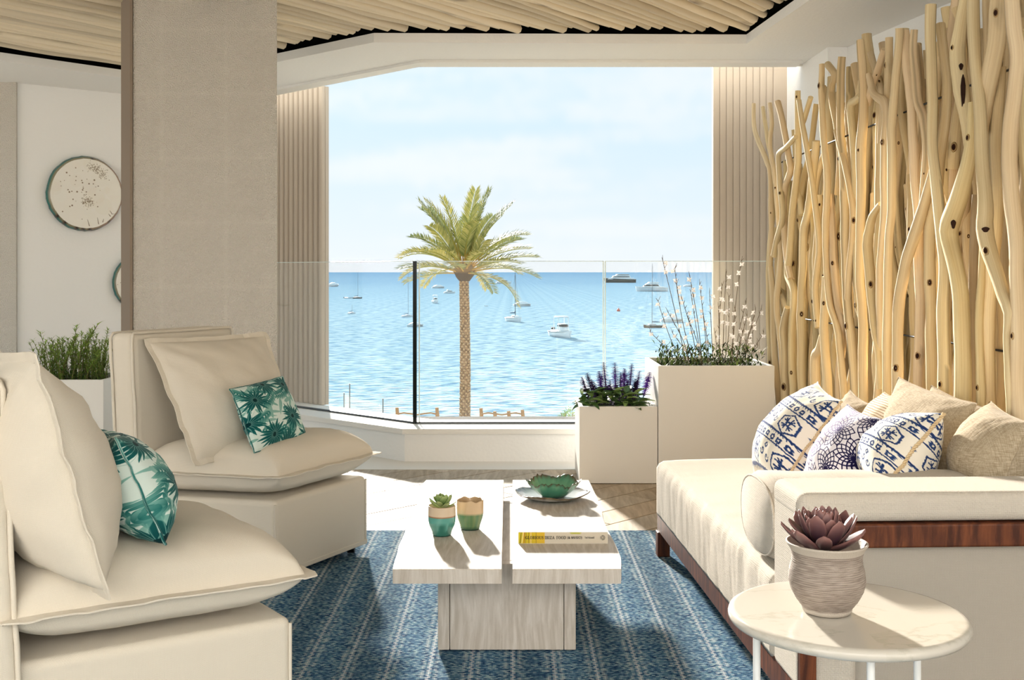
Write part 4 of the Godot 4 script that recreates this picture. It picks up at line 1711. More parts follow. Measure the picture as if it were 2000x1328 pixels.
	limb(o, X - 0.03, [[1785, 58, 13], [1783, 101, 14], [1788, 152, 15], [1793, 202, 15], [1805, 237, 17], [1810, 300, 15], [1806, 364, 14], [1800, 430, 14]])
	limb(o, X - 0.08, [[1818, 9, 19], [1818, 95, 19], [1821, 190, 20], [1823, 285, 20], [1829, 364, 21], [1836, 430, 22], [1842, 479, 22], [1845, 520, 22], [1840, 606, 24], [1843, 685, 23], [1845, 764, 24], [1846, 870, 24]])
	limb(o, X - 0.03, [[1838, 47, 18], [1846, 111, 18], [1851, 174, 18], [1847, 237, 18], [1838, 300, 20], [1832, 360, 20], [1818, 440, 20], [1816, 527, 20], [1818, 621, 20], [1820, 758, 21], [1820, 860, 21]])
	limb(o, X + 0.04, [[1868, 18, 16], [1877, 50, 14], [1883, 120, 14], [1870, 230, 18], [1862, 330, 18]])
	limb(o, X - 0.05, [[1890, -20, 20], [1876, 60, 24], [1870, 110, 28], [1878, 180, 30], [1888, 240, 24], [1896, 300, 20]])
	limb(o, X - 0.09, [[1902, -20, 22], [1903, 63, 22], [1910, 158, 22], [1914, 221, 23], [1917, 316, 25], [1926, 400, 28], [1924, 447, 30], [1938, 511, 25], [1958, 577, 24], [1970, 612, 20], [1967, 653, 14], [1970, 716, 13], [1973, 795, 14], [1974, 900, 15]])
	limb(o, X - 0.06, [[1954, -20, 32], [1948, 63, 34], [1935, 142, 34], [1926, 195, 30], [1916, 260, 26]])
	limb(o, X - 0.07, [[1898, 200, 16], [1899, 253, 22], [1891, 316, 26], [1876, 380, 34], [1856, 436, 36], [1854, 468, 34], [1869, 533, 30], [1877, 590, 30], [1881, 685, 31], [1880, 780, 31], [1880, 880, 31]])
	limb(o, X - 0.02, [[1956, 130, 18], [1947, 221, 22], [1944, 285, 23], [1948, 380, 24], [1944, 460, 25], [1936, 527, 25], [1931, 621, 26], [1928, 790, 27], [1928, 890, 27]])
	limb(o, X - 0.07, [[1976, -20, 28], [1981, 50, 30], [1986, 110, 28], [1979, 190, 28], [1973, 285, 28], [1976, 400, 28], [1983, 463, 28], [1987, 558, 28], [1989, 685, 29], [1988, 760, 30], [1994, 830, 32], [1996, 920, 32]])
	limb(o, X, [[1906, 380, 15], [1901, 511, 16], [1899, 606, 16], [1902, 685, 16], [1902, 780, 17], [1902, 880, 17]], 0.72)
	limb(o, X - 0.05, [[1921, 440, 12], [1915, 590, 15], [1913, 653, 16], [1915, 785, 17], [1915, 880, 17]])
	limb(o, X - 0.05, [[1719, 398, 10], [1703, 423, 14], [1698, 450, 17], [1694, 479, 18], [1700, 558, 18], [1710, 640, 15], [1717, 690, 13], [1720, 760, 13]])
	limb(o, X, [[1621, 380, 12], [1628, 495, 14], [1637, 590, 14], [1646, 640, 14], [1640, 740, 14], [1640, 840, 14]])
	limb(o, X - 0.04, [[1604, 655, 10], [1600, 682, 16], [1592, 697, 18], [1592, 750, 19], [1594, 850, 19]])
	limb(o, X - 0.03, [[1613, 540, 13], [1610, 610, 16], [1609, 640, 17], [1612, 685, 16], [1617, 780, 17], [1618, 850, 17]])
	limb(o, X - 0.02, [[1538, 600, 10], [1530, 640, 15], [1533, 690, 15], [1534, 780, 16], [1533, 860, 16]])
	limb(o, X, [[2020, 60, 34], [2003, 160, 34], [2012, 300, 32], [2030, 450, 34], [2022, 620, 34], [2030, 900, 34]])
	for q in [[1881, 186, 0.05, 0.0065, 0.060], [1877, 132, 0.05, 0.006, 0.010], [1862, 438, 0.07, 0.007, 0.014], [1925, 449, 0.09, 0.010, 0.008]]:   # dark hollows in the thick branches
		var xx: float = X - q[2]
		var dd: float = xx * LENS / (q[0] - 1000.0)
		var c := px(q[0], q[1], dd)
		var to := Vector3(-c.x, 0, -c.z).normalized()
		var side := Vector3.UP.cross(to)
		var rows := []
		for e in 5:
			var row := PackedVector3Array()
			for k in 14:
				var g := TAU * k / 14
				var w: float = [1.1, 1.0, 0.75, 0.4, 0.08][e]
				row.append(c - o.position + to * [0.016, 0.026, 0.0275, 0.027, 0.0265][e] + (side * cos(g) * q[3] * (1.0 + 0.2 * sin(3.0 * g)) + Vector3.UP * sin(g) * q[4]) * w)
			rows.append(row)
		var hb := MB.new()
		hb.sheet(rows, true, true)
		part("knot_hole", hb.mesh(), M.knot_dark, o)
	# the tangle behind them
	var D := 6.35
	while D > 3.0:
		var layer := rng.randf()
		var x := 1.55 + layer * 0.14
		var top := rng.randf_range(1.55, 2.12) if D > 5.6 else rng.randf_range(1.9, 2.2)
		var lean := rng.randf_range(-0.18, 0.18)
		var P := []
		var R := []
		var r0 := rng.randf_range(0.02, 0.034)
		var s := rng.randf() * 99.0
		for k in 8:
			var f := k / 7.0
			P.append(Vector3(x + noise.get_noise_2d(f * 3.0, s) * 0.05, 0.25 + (top - 0.25) * f, -D + lean * (f - 0.3) + noise.get_noise_2d(f * 3.0, s + 30.0) * 0.09) - o.position)
			R.append(r0 * lerpf(1.15, 0.7, f))
		limb_mesh(o, P, R, rng.randf_range(0.86, 1.0))
		if rng.randf() < 0.45:   # a fork
			var q: Vector3 = P[3]
			var g: float = rng.randf_range(-0.35, 0.35)
			limb_mesh(o, [q, q + Vector3(-0.02, 0.18, g * 0.5), q + Vector3(0, 0.5, g)], [r0 * 0.9, r0 * 0.75, r0 * 0.5], 0.95)
		D -= rng.randf_range(0.024, 0.05)
	# plinth and thin black fixing rods that hold the branches together
	var b := MB.new()
	b.rbox(Vector3(0.26, 0.26, 3.5), 0.01, at(Vector3(0.10, 0.13, -0.05)))
	part("plinth", b.mesh(), M.walnut, o)
	for y in [0.9, 1.78]:
		b = MB.new()
		b.tube(PackedVector3Array([Vector3(0.03, y, -1.78), Vector3(0.03, y, 1.6)]), [0.004, 0.004], 6)
		part("fixing_rod", b.mesh(), M.black_plastic, o)


# ---------------------------------------------------------------- coffee table and what stands on it

const TOP := 0.313   # height of the coffee table

func text_mesh(words: String, high: float, face := "Droid Sans", bold := false) -> TextMesh:
	var f := SystemFont.new()
	f.font_names = PackedStringArray([face])
	f.font_weight = 700 if bold else 400
	var t := TextMesh.new()
	t.font = f
	t.text = words
	t.font_size = 64
	t.pixel_size = high / 46.0
	t.depth = 0.0006
	return t


func build_coffee_table():
	var o := thing("coffee_table", "low whitewashed timber coffee table of two live-edge slabs on a box base", "table", Vector3(-0.0145, 0, -3.76))
	var left := poly([-0.033, 4.43, -0.029, 3.10, -0.336, 3.10, -0.340, 3.19, -0.341, 3.267, -0.346, 3.36, -0.345, 3.435, -0.344, 3.53, -0.347, 3.62, -0.347, 3.73, -0.342, 3.83, -0.341, 3.93, -0.345, 4.03, -0.352, 4.15, -0.3555, 4.27, -0.352, 4.36, -0.344, 4.43])
	var right := poly([0.002, 4.43, 0.308, 4.43, 0.311, 4.32, 0.313, 4.205, 0.316, 4.10, 0.316, 4.0, 0.3155, 3.93, 0.316, 3.854, 0.312, 3.75, 0.310, 3.666, 0.310, 3.58, 0.313, 3.502, 0.317, 3.41, 0.319, 3.327, 0.319, 3.226, 0.313, 3.15, 0.307, 3.10, 0.0014, 3.10])
	for pl in [left, right]:
		var q := PackedVector2Array()
		for p in pl:
			q.append(p - Vector2(-0.0145, -3.76))
		var b := MB.new()
		b.prism(q, TOP - 0.041, TOP, 0.0025)
		part("slab", b.mesh(), M.limed_wood, o)
	var put := func(called: String, lo: Vector3, hi: Vector3):
		var b := MB.new()
		b.rbox(hi - lo, 0.002, at((lo + hi) * 0.5 - Vector3(-0.0145, 0, -3.76)))
		part(called, b.mesh(), M.limed_wood, o)
	var y0 := 0.013
	var y1 := TOP - 0.0405
	put.call("side_board", Vector3(-0.2230, y0, -4.22), Vector3(-0.1880, y1, -3.310))
	put.call("side_board", Vector3(0.1570, y0, -4.22), Vector3(0.1920, y1, -3.310))
	put.call("end_board", Vector3(-0.1865, y0, -3.345), Vector3(0.1555, y1, -3.3105))
	put.call("end_board", Vector3(-0.1865, y0, -4.22), Vector3(0.1555, y1, -4.185))
	put.call("top_board", Vector3(-0.1865, y1 - 0.03, -4.18), Vector3(0.1555, y1 - 0.0005, -3.35))
	var fb := MB.new()
	for s in [Vector2(-0.19, -3.34), Vector2(0.16, -3.34), Vector2(-0.19, -4.19), Vector2(0.16, -4.19)]:
		fb.rbox(Vector3(0.03, 0.008, 0.03), 0.002, at(Vector3(s.x + 0.0145, 0.0137, s.y + 3.76)))
	part("glide", fb.mesh(), M.black_plastic, o)
	# two beakers
	var sand_c := lin(Color(0.85, 0.77, 0.67))
	var rust := lin(Color(0.62, 0.38, 0.20))
	var teal := lin(Color(0.36, 0.64, 0.60))
	var deep := lin(Color(0.20, 0.47, 0.42))
	var cup := thing("succulent_beaker", "turquoise glazed beaker planted with a green succulent on the left slab", "potted plant", Vector3(-0.223, TOP, -3.50), "glazed beakers")
	var b := MB.new()
	var prof := [Vector2(0.0, 0.001), Vector2(0.029, 0.001), Vector2(0.0305, 0.006), Vector2(0.032, 0.014), Vector2(0.0365, 0.024), Vector2(0.0415, 0.036), Vector2(0.0435, 0.048), Vector2(0.044, 0.0605), Vector2(0.044, 0.0635), Vector2(0.044, 0.067), Vector2(0.0438, 0.082), Vector2(0.0436, 0.094), Vector2(0.0428, 0.0955), Vector2(0.0415, 0.094), Vector2(0.041, 0.08), Vector2(0.0, 0.078)]
	var glaze := func(g: float) -> Color: return teal.lerp(deep, clampf(0.5 + 0.9 * noise.get_noise_2d(g * 1.5, 4.0), 0, 1))
	b.lathe(prof, 40, Vector3.ZERO, [deep, deep, deep, deep, glaze, glaze, teal, teal, rust, sand_c, sand_c, sand_c, rust, sand_c, sand_c, sand_c])
	part("pot", b.mesh(), M.glaze, cup)
	rosette(cup, Vector3(0, 0.090, 0), 0.046, lin(Color(0.40, 0.50, 0.28)), lin(Color(0.64, 0.71, 0.46)), 34, 0.28, 11)
	var cup2 := thing("beaker", "empty beaker with a wavy rim, sand glaze above mottled green", "cup", Vector3(-0.1365, TOP, -3.585), "glazed beakers")
	b = MB.new()
	var green := lin(Color(0.33, 0.48, 0.34))
	var olive := lin(Color(0.55, 0.60, 0.40))
	var clay := lin(Color(0.80, 0.69, 0.55))
	var g2 := func(g: float) -> Color: return green.lerp(olive, clampf(0.5 + 1.2 * noise.get_noise_2d(g * 2.0, 14.0), 0, 1))
	var c2 := func(g: float) -> Color: return clay.lerp(green, 0.7 * smoothstep(0.0, 0.5, noise.get_noise_2d(g * 1.3, 24.0)))
	var wave := func(p: Vector2, g: float, j: int) -> Vector2: return p + Vector2(0.001 * sin(3.0 * g), (0.0022 * sin(5.0 * g) + 0.0015 * sin(9.0 * g + 1.0)) * (1.0 if j >= 9 and j <= 12 else 0.0))
	prof = [Vector2(0.0, 0.001), Vector2(0.030, 0.001), Vector2(0.0315, 0.006), Vector2(0.033, 0.015), Vector2(0.037, 0.026), Vector2(0.041, 0.038), Vector2(0.0432, 0.05), Vector2(0.0438, 0.058), Vector2(0.0438, 0.066), Vector2(0.0436, 0.094), Vector2(0.0425, 0.096), Vector2(0.041, 0.0945), Vector2(0.0405, 0.08), Vector2(0.039, 0.045), Vector2(0.03, 0.012), Vector2(0.0, 0.009)]
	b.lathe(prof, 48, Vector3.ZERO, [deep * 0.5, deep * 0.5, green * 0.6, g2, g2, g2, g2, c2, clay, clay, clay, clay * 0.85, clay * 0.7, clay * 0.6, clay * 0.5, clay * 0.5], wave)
	part("body", b.mesh(), M.glaze, cup2)
	# plate and torn-edged bowl
	var plate := thing("plate", "wide grey ceramic plate with a chipped brown rim under the green bowl", "plate", Vector3(0.150, TOP, -4.06))
	var grey := lin(Color(0.80, 0.79, 0.78))
	var brown := lin(Color(0.33, 0.25, 0.18))
	var edge := func(g: float) -> Color: return brown.lerp(lin(Color(0.66, 0.60, 0.48)), clampf(0.5 + 1.3 * noise.get_noise_2d(g * 6.0, 3.0), 0, 1))
	var chips := func(p: Vector2, g: float, j: int) -> Vector2:
		var q := noise.get_noise_2d(g * 5.0, 77.0)
		if j >= 5 and j <= 8:
			return Vector2(p.x * (1.0 + 0.04 * q + 0.03 * sin(4.0 * g + 1.0)), p.y + 0.004 * sin(4.0 * g + 0.4) + 0.003 * q)
		return p
	b = MB.new()
	prof = [Vector2(0.0, 0.001), Vector2(0.07, 0.001), Vector2(0.075, 0.003), Vector2(0.09, 0.007), Vector2(0.112, 0.014), Vector2(0.131, 0.023), Vector2(0.134, 0.026), Vector2(0.132, 0.0275), Vector2(0.126, 0.025), Vector2(0.105, 0.0165), Vector2(0.08, 0.011), Vector2(0.05, 0.0085), Vector2(0.0, 0.008)]
	b.lathe(prof, 72, Vector3.ZERO, [grey, grey, deep, lin(Color(0.50, 0.54, 0.50)), grey, edge, brown, edge, edge, grey, grey, grey, grey], chips)
	part("body", b.mesh(), M.glaze, plate)
	var bowl := thing("bowl", "green glazed bowl with a torn leaf-like rim standing on the plate", "bowl", Vector3(0.152, TOP + 0.009, -4.055))
	var torn := func(p: Vector2, g: float, j: int) -> Vector2:
		var lobes := absf(sin(2.5 * g + 0.5)) * 0.012 + 0.007 * noise.get_noise_2d(g * 7.0, 31.0) + 0.003 * noise.get_noise_2d(g * 20.0, 5.0)
		var w: float = [0, 0, 0, 0.1, 0.4, 0.8, 1.0, 1.0, 0.95, 0.6, 0.25, 0.0, 0.0][j]
		return Vector2(p.x * (1.0 + 0.05 * w * sin(3.0 * g)) + lobes * w * 0.5, p.y + lobes * w * 1.3 - 0.006 * w)
	var gr := lin(Color(0.27, 0.52, 0.42))
	var gl := lin(Color(0.45, 0.66, 0.53))
	var gi := func(g: float) -> Color: return gr.lerp(gl, clampf(0.5 + noise.get_noise_2d(g * 2.0, 9.0), 0, 1))
	var be := func(g: float) -> Color: return brown.lerp(gr, clampf(0.25 + 1.1 * noise.get_noise_2d(g * 6.0, 19.0), 0, 1))
	b = MB.new()
	prof = [Vector2(0.0, 0.001), Vector2(0.04, 0.001), Vector2(0.046, 0.004), Vector2(0.060, 0.014), Vector2(0.076, 0.029), Vector2(0.088, 0.045), Vector2(0.094, 0.055), Vector2(0.0955, 0.057), Vector2(0.0925, 0.055), Vector2(0.084, 0.043), Vector2(0.066, 0.024), Vector2(0.045, 0.012), Vector2(0.0, 0.008)]
	b.lathe(prof, 90, Vector3.ZERO, [gr * 0.5, gr * 0.5, gr * 0.5, gr, gr, gi, be, brown, be, gi, gl, gl, gl], torn)
	part("body", b.mesh(), M.glaze, bowl)
	build_book()


func build_book():
	var w := 0.276
	var deep := 0.208
	var h := 0.0355
	var o := thing("book", "thick hardback food book with a partly yellow spine on the right slab", "book", Vector3(0.157, TOP, -3.495))
	var b := MB.new()
	b.rbox(Vector3(w - 0.006, h - 0.006, deep - 0.006), 0.001, at(Vector3(0, h / 2, -0.002)))
	part("pages", b.mesh(), M.paper, o)
	# boards, then the printed spine and cover as thin sheets of the jacket
	b = MB.new()
	b.rbox(Vector3(w, 0.0025, deep), 0.001, at(Vector3(0, 0.00125, 0)))
	part("back_board", b.mesh(), M.paper, o)
	var c := Paint.new(300, 224, Color(0.95, 0.95, 0.95))
	var r := RandomNumberGenerator.new()
	r.seed = 12
	for k in 120:   # a pale grey sketch of rocks and a ruined house front
		var p := Vector2(r.randf_range(20, 290), 40 + 24 * r.randfn())
		c.stroke(p, p + Vector2(r.randf_range(5, 34), r.randf_range(-4, 4)), r.randf_range(0.6, 2.2), 0.5, Color(0.62, 0.65, 0.72), 0.22)
	for k in 50:
		c.dot(r.randf_range(20, 60), r.randf_range(30, 120), r.randf_range(3, 9), Color(0.60, 0.64, 0.72), 0.14)
		c.dot(r.randf_range(230, 295), r.randf_range(70, 190), r.randf_range(3, 12), Color(0.62, 0.62, 0.74), 0.12)
	for e in [[66, 70, 228, 70], [66, 160, 228, 160], [66, 70, 66, 160], [228, 70, 228, 160], [60, 64, 236, 64], [60, 168, 236, 168]]:
		c.stroke(Vector2(e[0], e[1]), Vector2(e[2], e[3]), 0.9, 0.9, Color(0.60, 0.62, 0.72), 0.8)
	for k in 9:
		c.dot(k * 3.0, 112 + 60 * sin(k * 1.0), 22, Color(0.88, 0.90, 0.60), 0.25)
	c.stroke(Vector2(196, 90), Vector2(206, 90), 5, 5, Color(0.55, 0.60, 0.65), 0.6)
	b = MB.new()
	b.rbox(Vector3(w, 0.0025, deep), 0.001, at(Vector3(0, h - 0.00125, 0)))
	var cover := part("front_board", b.mesh(), M.paper, o)
	b = MB.new()
	var y := h + 0.0002
	var x := w / 2 - 0.001
	var z := deep / 2 - 0.001
	b.body(PackedVector3Array([Vector3(-x, y, -z), Vector3(x, y, -z), Vector3(x, y, z), Vector3(-x, y, z)]), PackedInt32Array([0, 1, 2, 0, 2, 3]), false, PackedVector3Array(), PackedVector2Array([Vector2(0, 0), Vector2(1, 0), Vector2(1, 1), Vector2(0, 1)]), PackedColorArray(), false)
	part("cover_print", b.mesh(), mat("cover_print", Color.WHITE, 0.35, {"tex": c.tex(), "uv": Vector3.ONE}), cover)
	c = Paint.new(720, 92, Color(0.83, 0.79, 0.72))
	for i in 212:
		c.stroke(Vector2(i, 0), Vector2(i, 92), 0.6, 0.6, Color(0.80, 0.74, 0.12).lerp(Color(0.86, 0.70, 0.20), i / 212.0))
	for e in [[22, 12, 34, 2.4, 0], [40, 26, 14, 3.4, 1], [50, 44, 10, 3.0, 2], [62, 56, 3, 1.2, 0], [82, 82, 0, 1.0, 0], [100, 100, 0, 3.0, 1], [142, 142, 0, 1.0, 0]]:
		c.stroke(Vector2(e[0], 0), Vector2(e[1], 92), e[3], e[3], [Color(0.35, 0.28, 0.10), Color(0.94, 0.83, 0.60), Color(0.66, 0.40, 0.14)][e[4]])
	for k in 20:
		c.dot(425 + k * 3.8, 2, 13, Color(0.70, 0.70, 0.25), 0.25)
	b = MB.new()
	b.rbox(Vector3(w, h, 0.002), 0.0006, at(Vector3(0, h / 2, deep / 2 - 0.001)))
	var spine := part("spine", b.mesh(), M.paper, o)
	b = MB.new()
	z = deep / 2 + 0.0002
	b.body(PackedVector3Array([Vector3(-x, h - 0.0008, z), Vector3(x, h - 0.0008, z), Vector3(x, 0.0008, z), Vector3(-x, 0.0008, z)]), PackedInt32Array([0, 1, 2, 0, 2, 3]), false, PackedVector3Array(), PackedVector2Array([Vector2(0, 0), Vector2(1, 0), Vector2(1, 1), Vector2(0, 1)]), PackedColorArray(), false)
	part("spine_print", b.mesh(), mat("spine_print", Color.WHITE, 0.4, {"tex": c.tex(), "uv": Vector3.ONE}), spine)
	var y_mid := h * 0.52
	var write := func(words: String, from: float, to: float, high: float, face: String, bold: bool):
		var t := text_mesh(words, high, face, bold)
		var size := t.get_aabb().size
		var s := (to - from) * w / maxf(size.x, 0.001)
		var m := part("lettering", t, M.ink, spine, Vector3(((from + to) / 2 - 0.5) * w, y_mid, deep / 2 + 0.0006))
		m.scale = Vector3(s, high / maxf(size.y, 0.001), 1)
	write.call("GLORIOUS IBIZA", 0.077, 0.405, 0.0095, "Droid Serif", true)
	write.call("FOOD", 0.427, 0.532, 0.0098, "Droid Serif", true)
	write.call("(& MUSIC!)", 0.548, 0.713, 0.0088, "Droid Sans", true)
	write.call("Ted Niswell", 0.742, 0.850, 0.0066, "Droid Sans", false)
	b = MB.new()   # round emblem at the end of the spine
	for s in [[0.0028, 0.0], [0.0052, 1.0], [0.0074, 0.7]]:
		var ring := PackedVector3Array()
		var rr := []
		for k in 21:
			var g := -PI * 0.62 + PI * 1.24 * k / 20.0 if s[1] == 0.7 else TAU * k / 20.0
			ring.append(Vector3((0.942 - 0.5) * w + cos(g) * s[0], y_mid + sin(g) * s[0], z + 0.0003))
			rr.append(0.0005)
		b.tube(ring, rr, 5, false)
	for k in 3:
		b.tube(PackedVector3Array([Vector3((0.914 - 0.5) * w, y_mid - 0.004 + k * 0.004, z + 0.0003), Vector3((0.921 - 0.5) * w, y_mid - 0.004 + k * 0.004, z + 0.0003)]), [0.0006, 0.0006], 5, false)
	part("emblem", b.mesh(), M.ink, spine)


# fleshy pointed leaf, one unit long, lying along +z and curling up
func fleshy(tint: Color, tip: Color, wide: float, curl: float) -> ArrayMesh:
	var b := MB.new()
	var rows := []
	var tt := []
	for j in 10:
		var f := j / 9.0
		var w := wide * (0.35 + 0.65 * pow(sin(PI * minf(1.0, 0.12 + f * 0.72)), 0.8)) * (1.0 if f < 0.78 else sqrt(maxf(0.0, 1.0 - pow((f - 0.78) / 0.225, 2))))
		var th := 0.11 * (1.0 - 0.65 * f) + 0.012
		var ang := curl * f
		var c := Vector3(0, sin(ang) * f * 0.9, f * cos(ang * 0.6))
		var row := PackedVector3Array()
		var tr := []
		for e in 10:
			var g := TAU * e / 10
			var x := cos(g) * w
			var y := sin(g) * th * (0.7 if sin(g) > 0 else 1.0) + x * x * 0.9
			row.append(c + Vector3(x, y, 0))
			var rimc := pow(absf(cos(g)), 6.0)
			tr.append(tint.lerp(tip, clampf(rimc * 0.7 + pow(f, 5.0), 0, 1)))
		rows.append(row)
		tt.append(tr)
	b.sheet(rows, true, true, true, tt)
	return b.mesh()


func rosette(root: Node3D, c: Vector3, reach: float, tint: Color, tip: Color, count: int, wide: float, salt: int):
	var r := RandomNumberGenerator.new()
	r.seed = salt
	var kinds := []
	for k in 3:
		kinds.append(fleshy(tint * (0.85 + 0.15 * k), tip, wide * (0.9 + 0.1 * k), 0.35 + 0.2 * k))
	for k in count:
		var f := float(k) / count            # 0 outside, 1 in the heart
		var g := k * 2.39996 + (noise.get_noise_1d(k * 3.0 + salt) * 0.3)
		var rise := lerpf(0.06, 1.2, pow(f, 1.15)) + noise.get_noise_1d(k * 5.0 + salt + 40.0) * 0.15
		var l := reach * lerpf(1.0, 0.48, f) * (1.0 + 0.12 * noise.get_noise_1d(k * 7.0 + 9.0))
		var dir := Vector3(cos(g) * cos(rise), sin(rise), sin(g) * cos(rise))
		var s := Vector3.UP.cross(dir).normalized()
		var up := dir.cross(s).normalized()
		var m := part("leaf", kinds[k % 3], M.succulent, root)
		m.transform = Transform3D(Basis(s * l, up * l, dir * l), c + Vector3(cos(g), 0, sin(g)) * reach * 0.08 * (1.0 - f) + Vector3(0, reach * 0.30 * f, 0))


func build_side_table():
	var o := thing("side_table", "round marble side table on slim white metal legs in the right foreground", "table", Vector3(0.641, 0, -2.109))
	var b := MB.new()
	var prof := [Vector2(0.0, 0.477), Vector2(0.213, 0.477), Vector2(0.2195, 0.4795), Vector2(0.2232, 0.485), Vector2(0.2235, 0.4895), Vector2(0.2218, 0.4955), Vector2(0.2165, 0.4992), Vector2(0.210, 0.500), Vector2(0.1, 0.500), Vector2(0.0, 0.500)]
	b.lathe(prof, 96)
	part("marble_top", b.mesh(), M.marble, o)
	b = MB.new()
	var ring := PackedVector3Array()
	var rr := []
	for k in 41:
		var g := TAU * k / 40
		ring.append(Vector3(cos(g) * 0.168, 0.469, sin(g) * 0.168))
		rr.append(0.0075)
	b.tube(ring, rr, 8, false)
	part("ring", b.mesh(), M.white_metal, o)
	for g in [PI + 0.21, 1.62, -0.36]:
		b = MB.new()
		var p: Vector3 = Vector3(cos(g), 0, sin(g)) * 0.168
		b.tube(PackedVector3Array([p + Vector3(0, 0.0095, 0), p + Vector3(0, 0.472, 0)]), [0.0072, 0.0072], 14)
		part("leg", b.mesh(), M.white_metal, o)
	b = MB.new()
	ring = PackedVector3Array()
	for k in 41:
		var g := TAU * k / 40
		ring.append(Vector3(cos(g) * 0.168, 0.0172, sin(g) * 0.168))
	b.tube(ring, rr, 8, false)
	part("foot_ring", b.mesh(), M.white_metal, o)
	var pot := thing("succulent_pot", "ribbed grey stoneware pot with a dark purple succulent on the marble table", "potted plant", Vector3(0.602, 0.5, -2.105))
	var keys := [Vector2(0.0, 0.001), Vector2(0.043, 0.001), Vector2(0.0465, 0.006), Vector2(0.0475, 0.012), Vector2(0.058, 0.026), Vector2(0.068, 0.045), Vector2(0.0718, 0.062), Vector2(0.070, 0.080), Vector2(0.0662, 0.096), Vector2(0.0652, 0.108), Vector2(0.068, 0.119), Vector2(0.0735, 0.128), Vector2(0.0765, 0.132), Vector2(0.0762, 0.1345), Vector2(0.0735, 0.135), Vector2(0.070, 0.131), Vector2(0.064, 0.119), Vector2(0.0615, 0.112), Vector2(0.0, 0.110)]
	prof = []
	var tints := []
	var pale := lin(Color(0.68, 0.63, 0.585))
	var dark := lin(Color(0.47, 0.42, 0.385))
	for k in keys.size() - 1:
		var m := 9 if k >= 3 and k <= 9 else 2
		for e in m:
			var p: Vector2 = keys[k].lerp(keys[k + 1], float(e) / m)
			var rib := 0.0 if k < 3 or k > 9 else sin(p.y * 1600.0)
			p.x += rib * 0.0006
			prof.append(p)
			var f := 0.5 + 0.5 * rib
			if k < 3 or k > 9:
				tints.append(lin(Color(0.73, 0.69, 0.64)))
			else:
				var row := int(p.y * 700.0)
				tints.append(func(g: float) -> Color: return dark.lerp(pale, clampf(f * 0.7 + 0.15 + 0.7 * noise.get_noise_2d(g * 2.0, row * 3.7), 0, 1)))
	prof.append(keys[keys.size() - 1])
	tints.append(lin(Color(0.2, 0.15, 0.12)))
	b = MB.new()
	b.lathe(prof, 56, Vector3.ZERO, tints)
	part("pot", b.mesh(), M.stoneware, pot)
	rosette(pot, Vector3(-0.006, 0.122, 0.0), 0.084, lin(Color(0.20, 0.13, 0.17)), lin(Color(0.55, 0.39, 0.37)), 52, 0.21, 23)


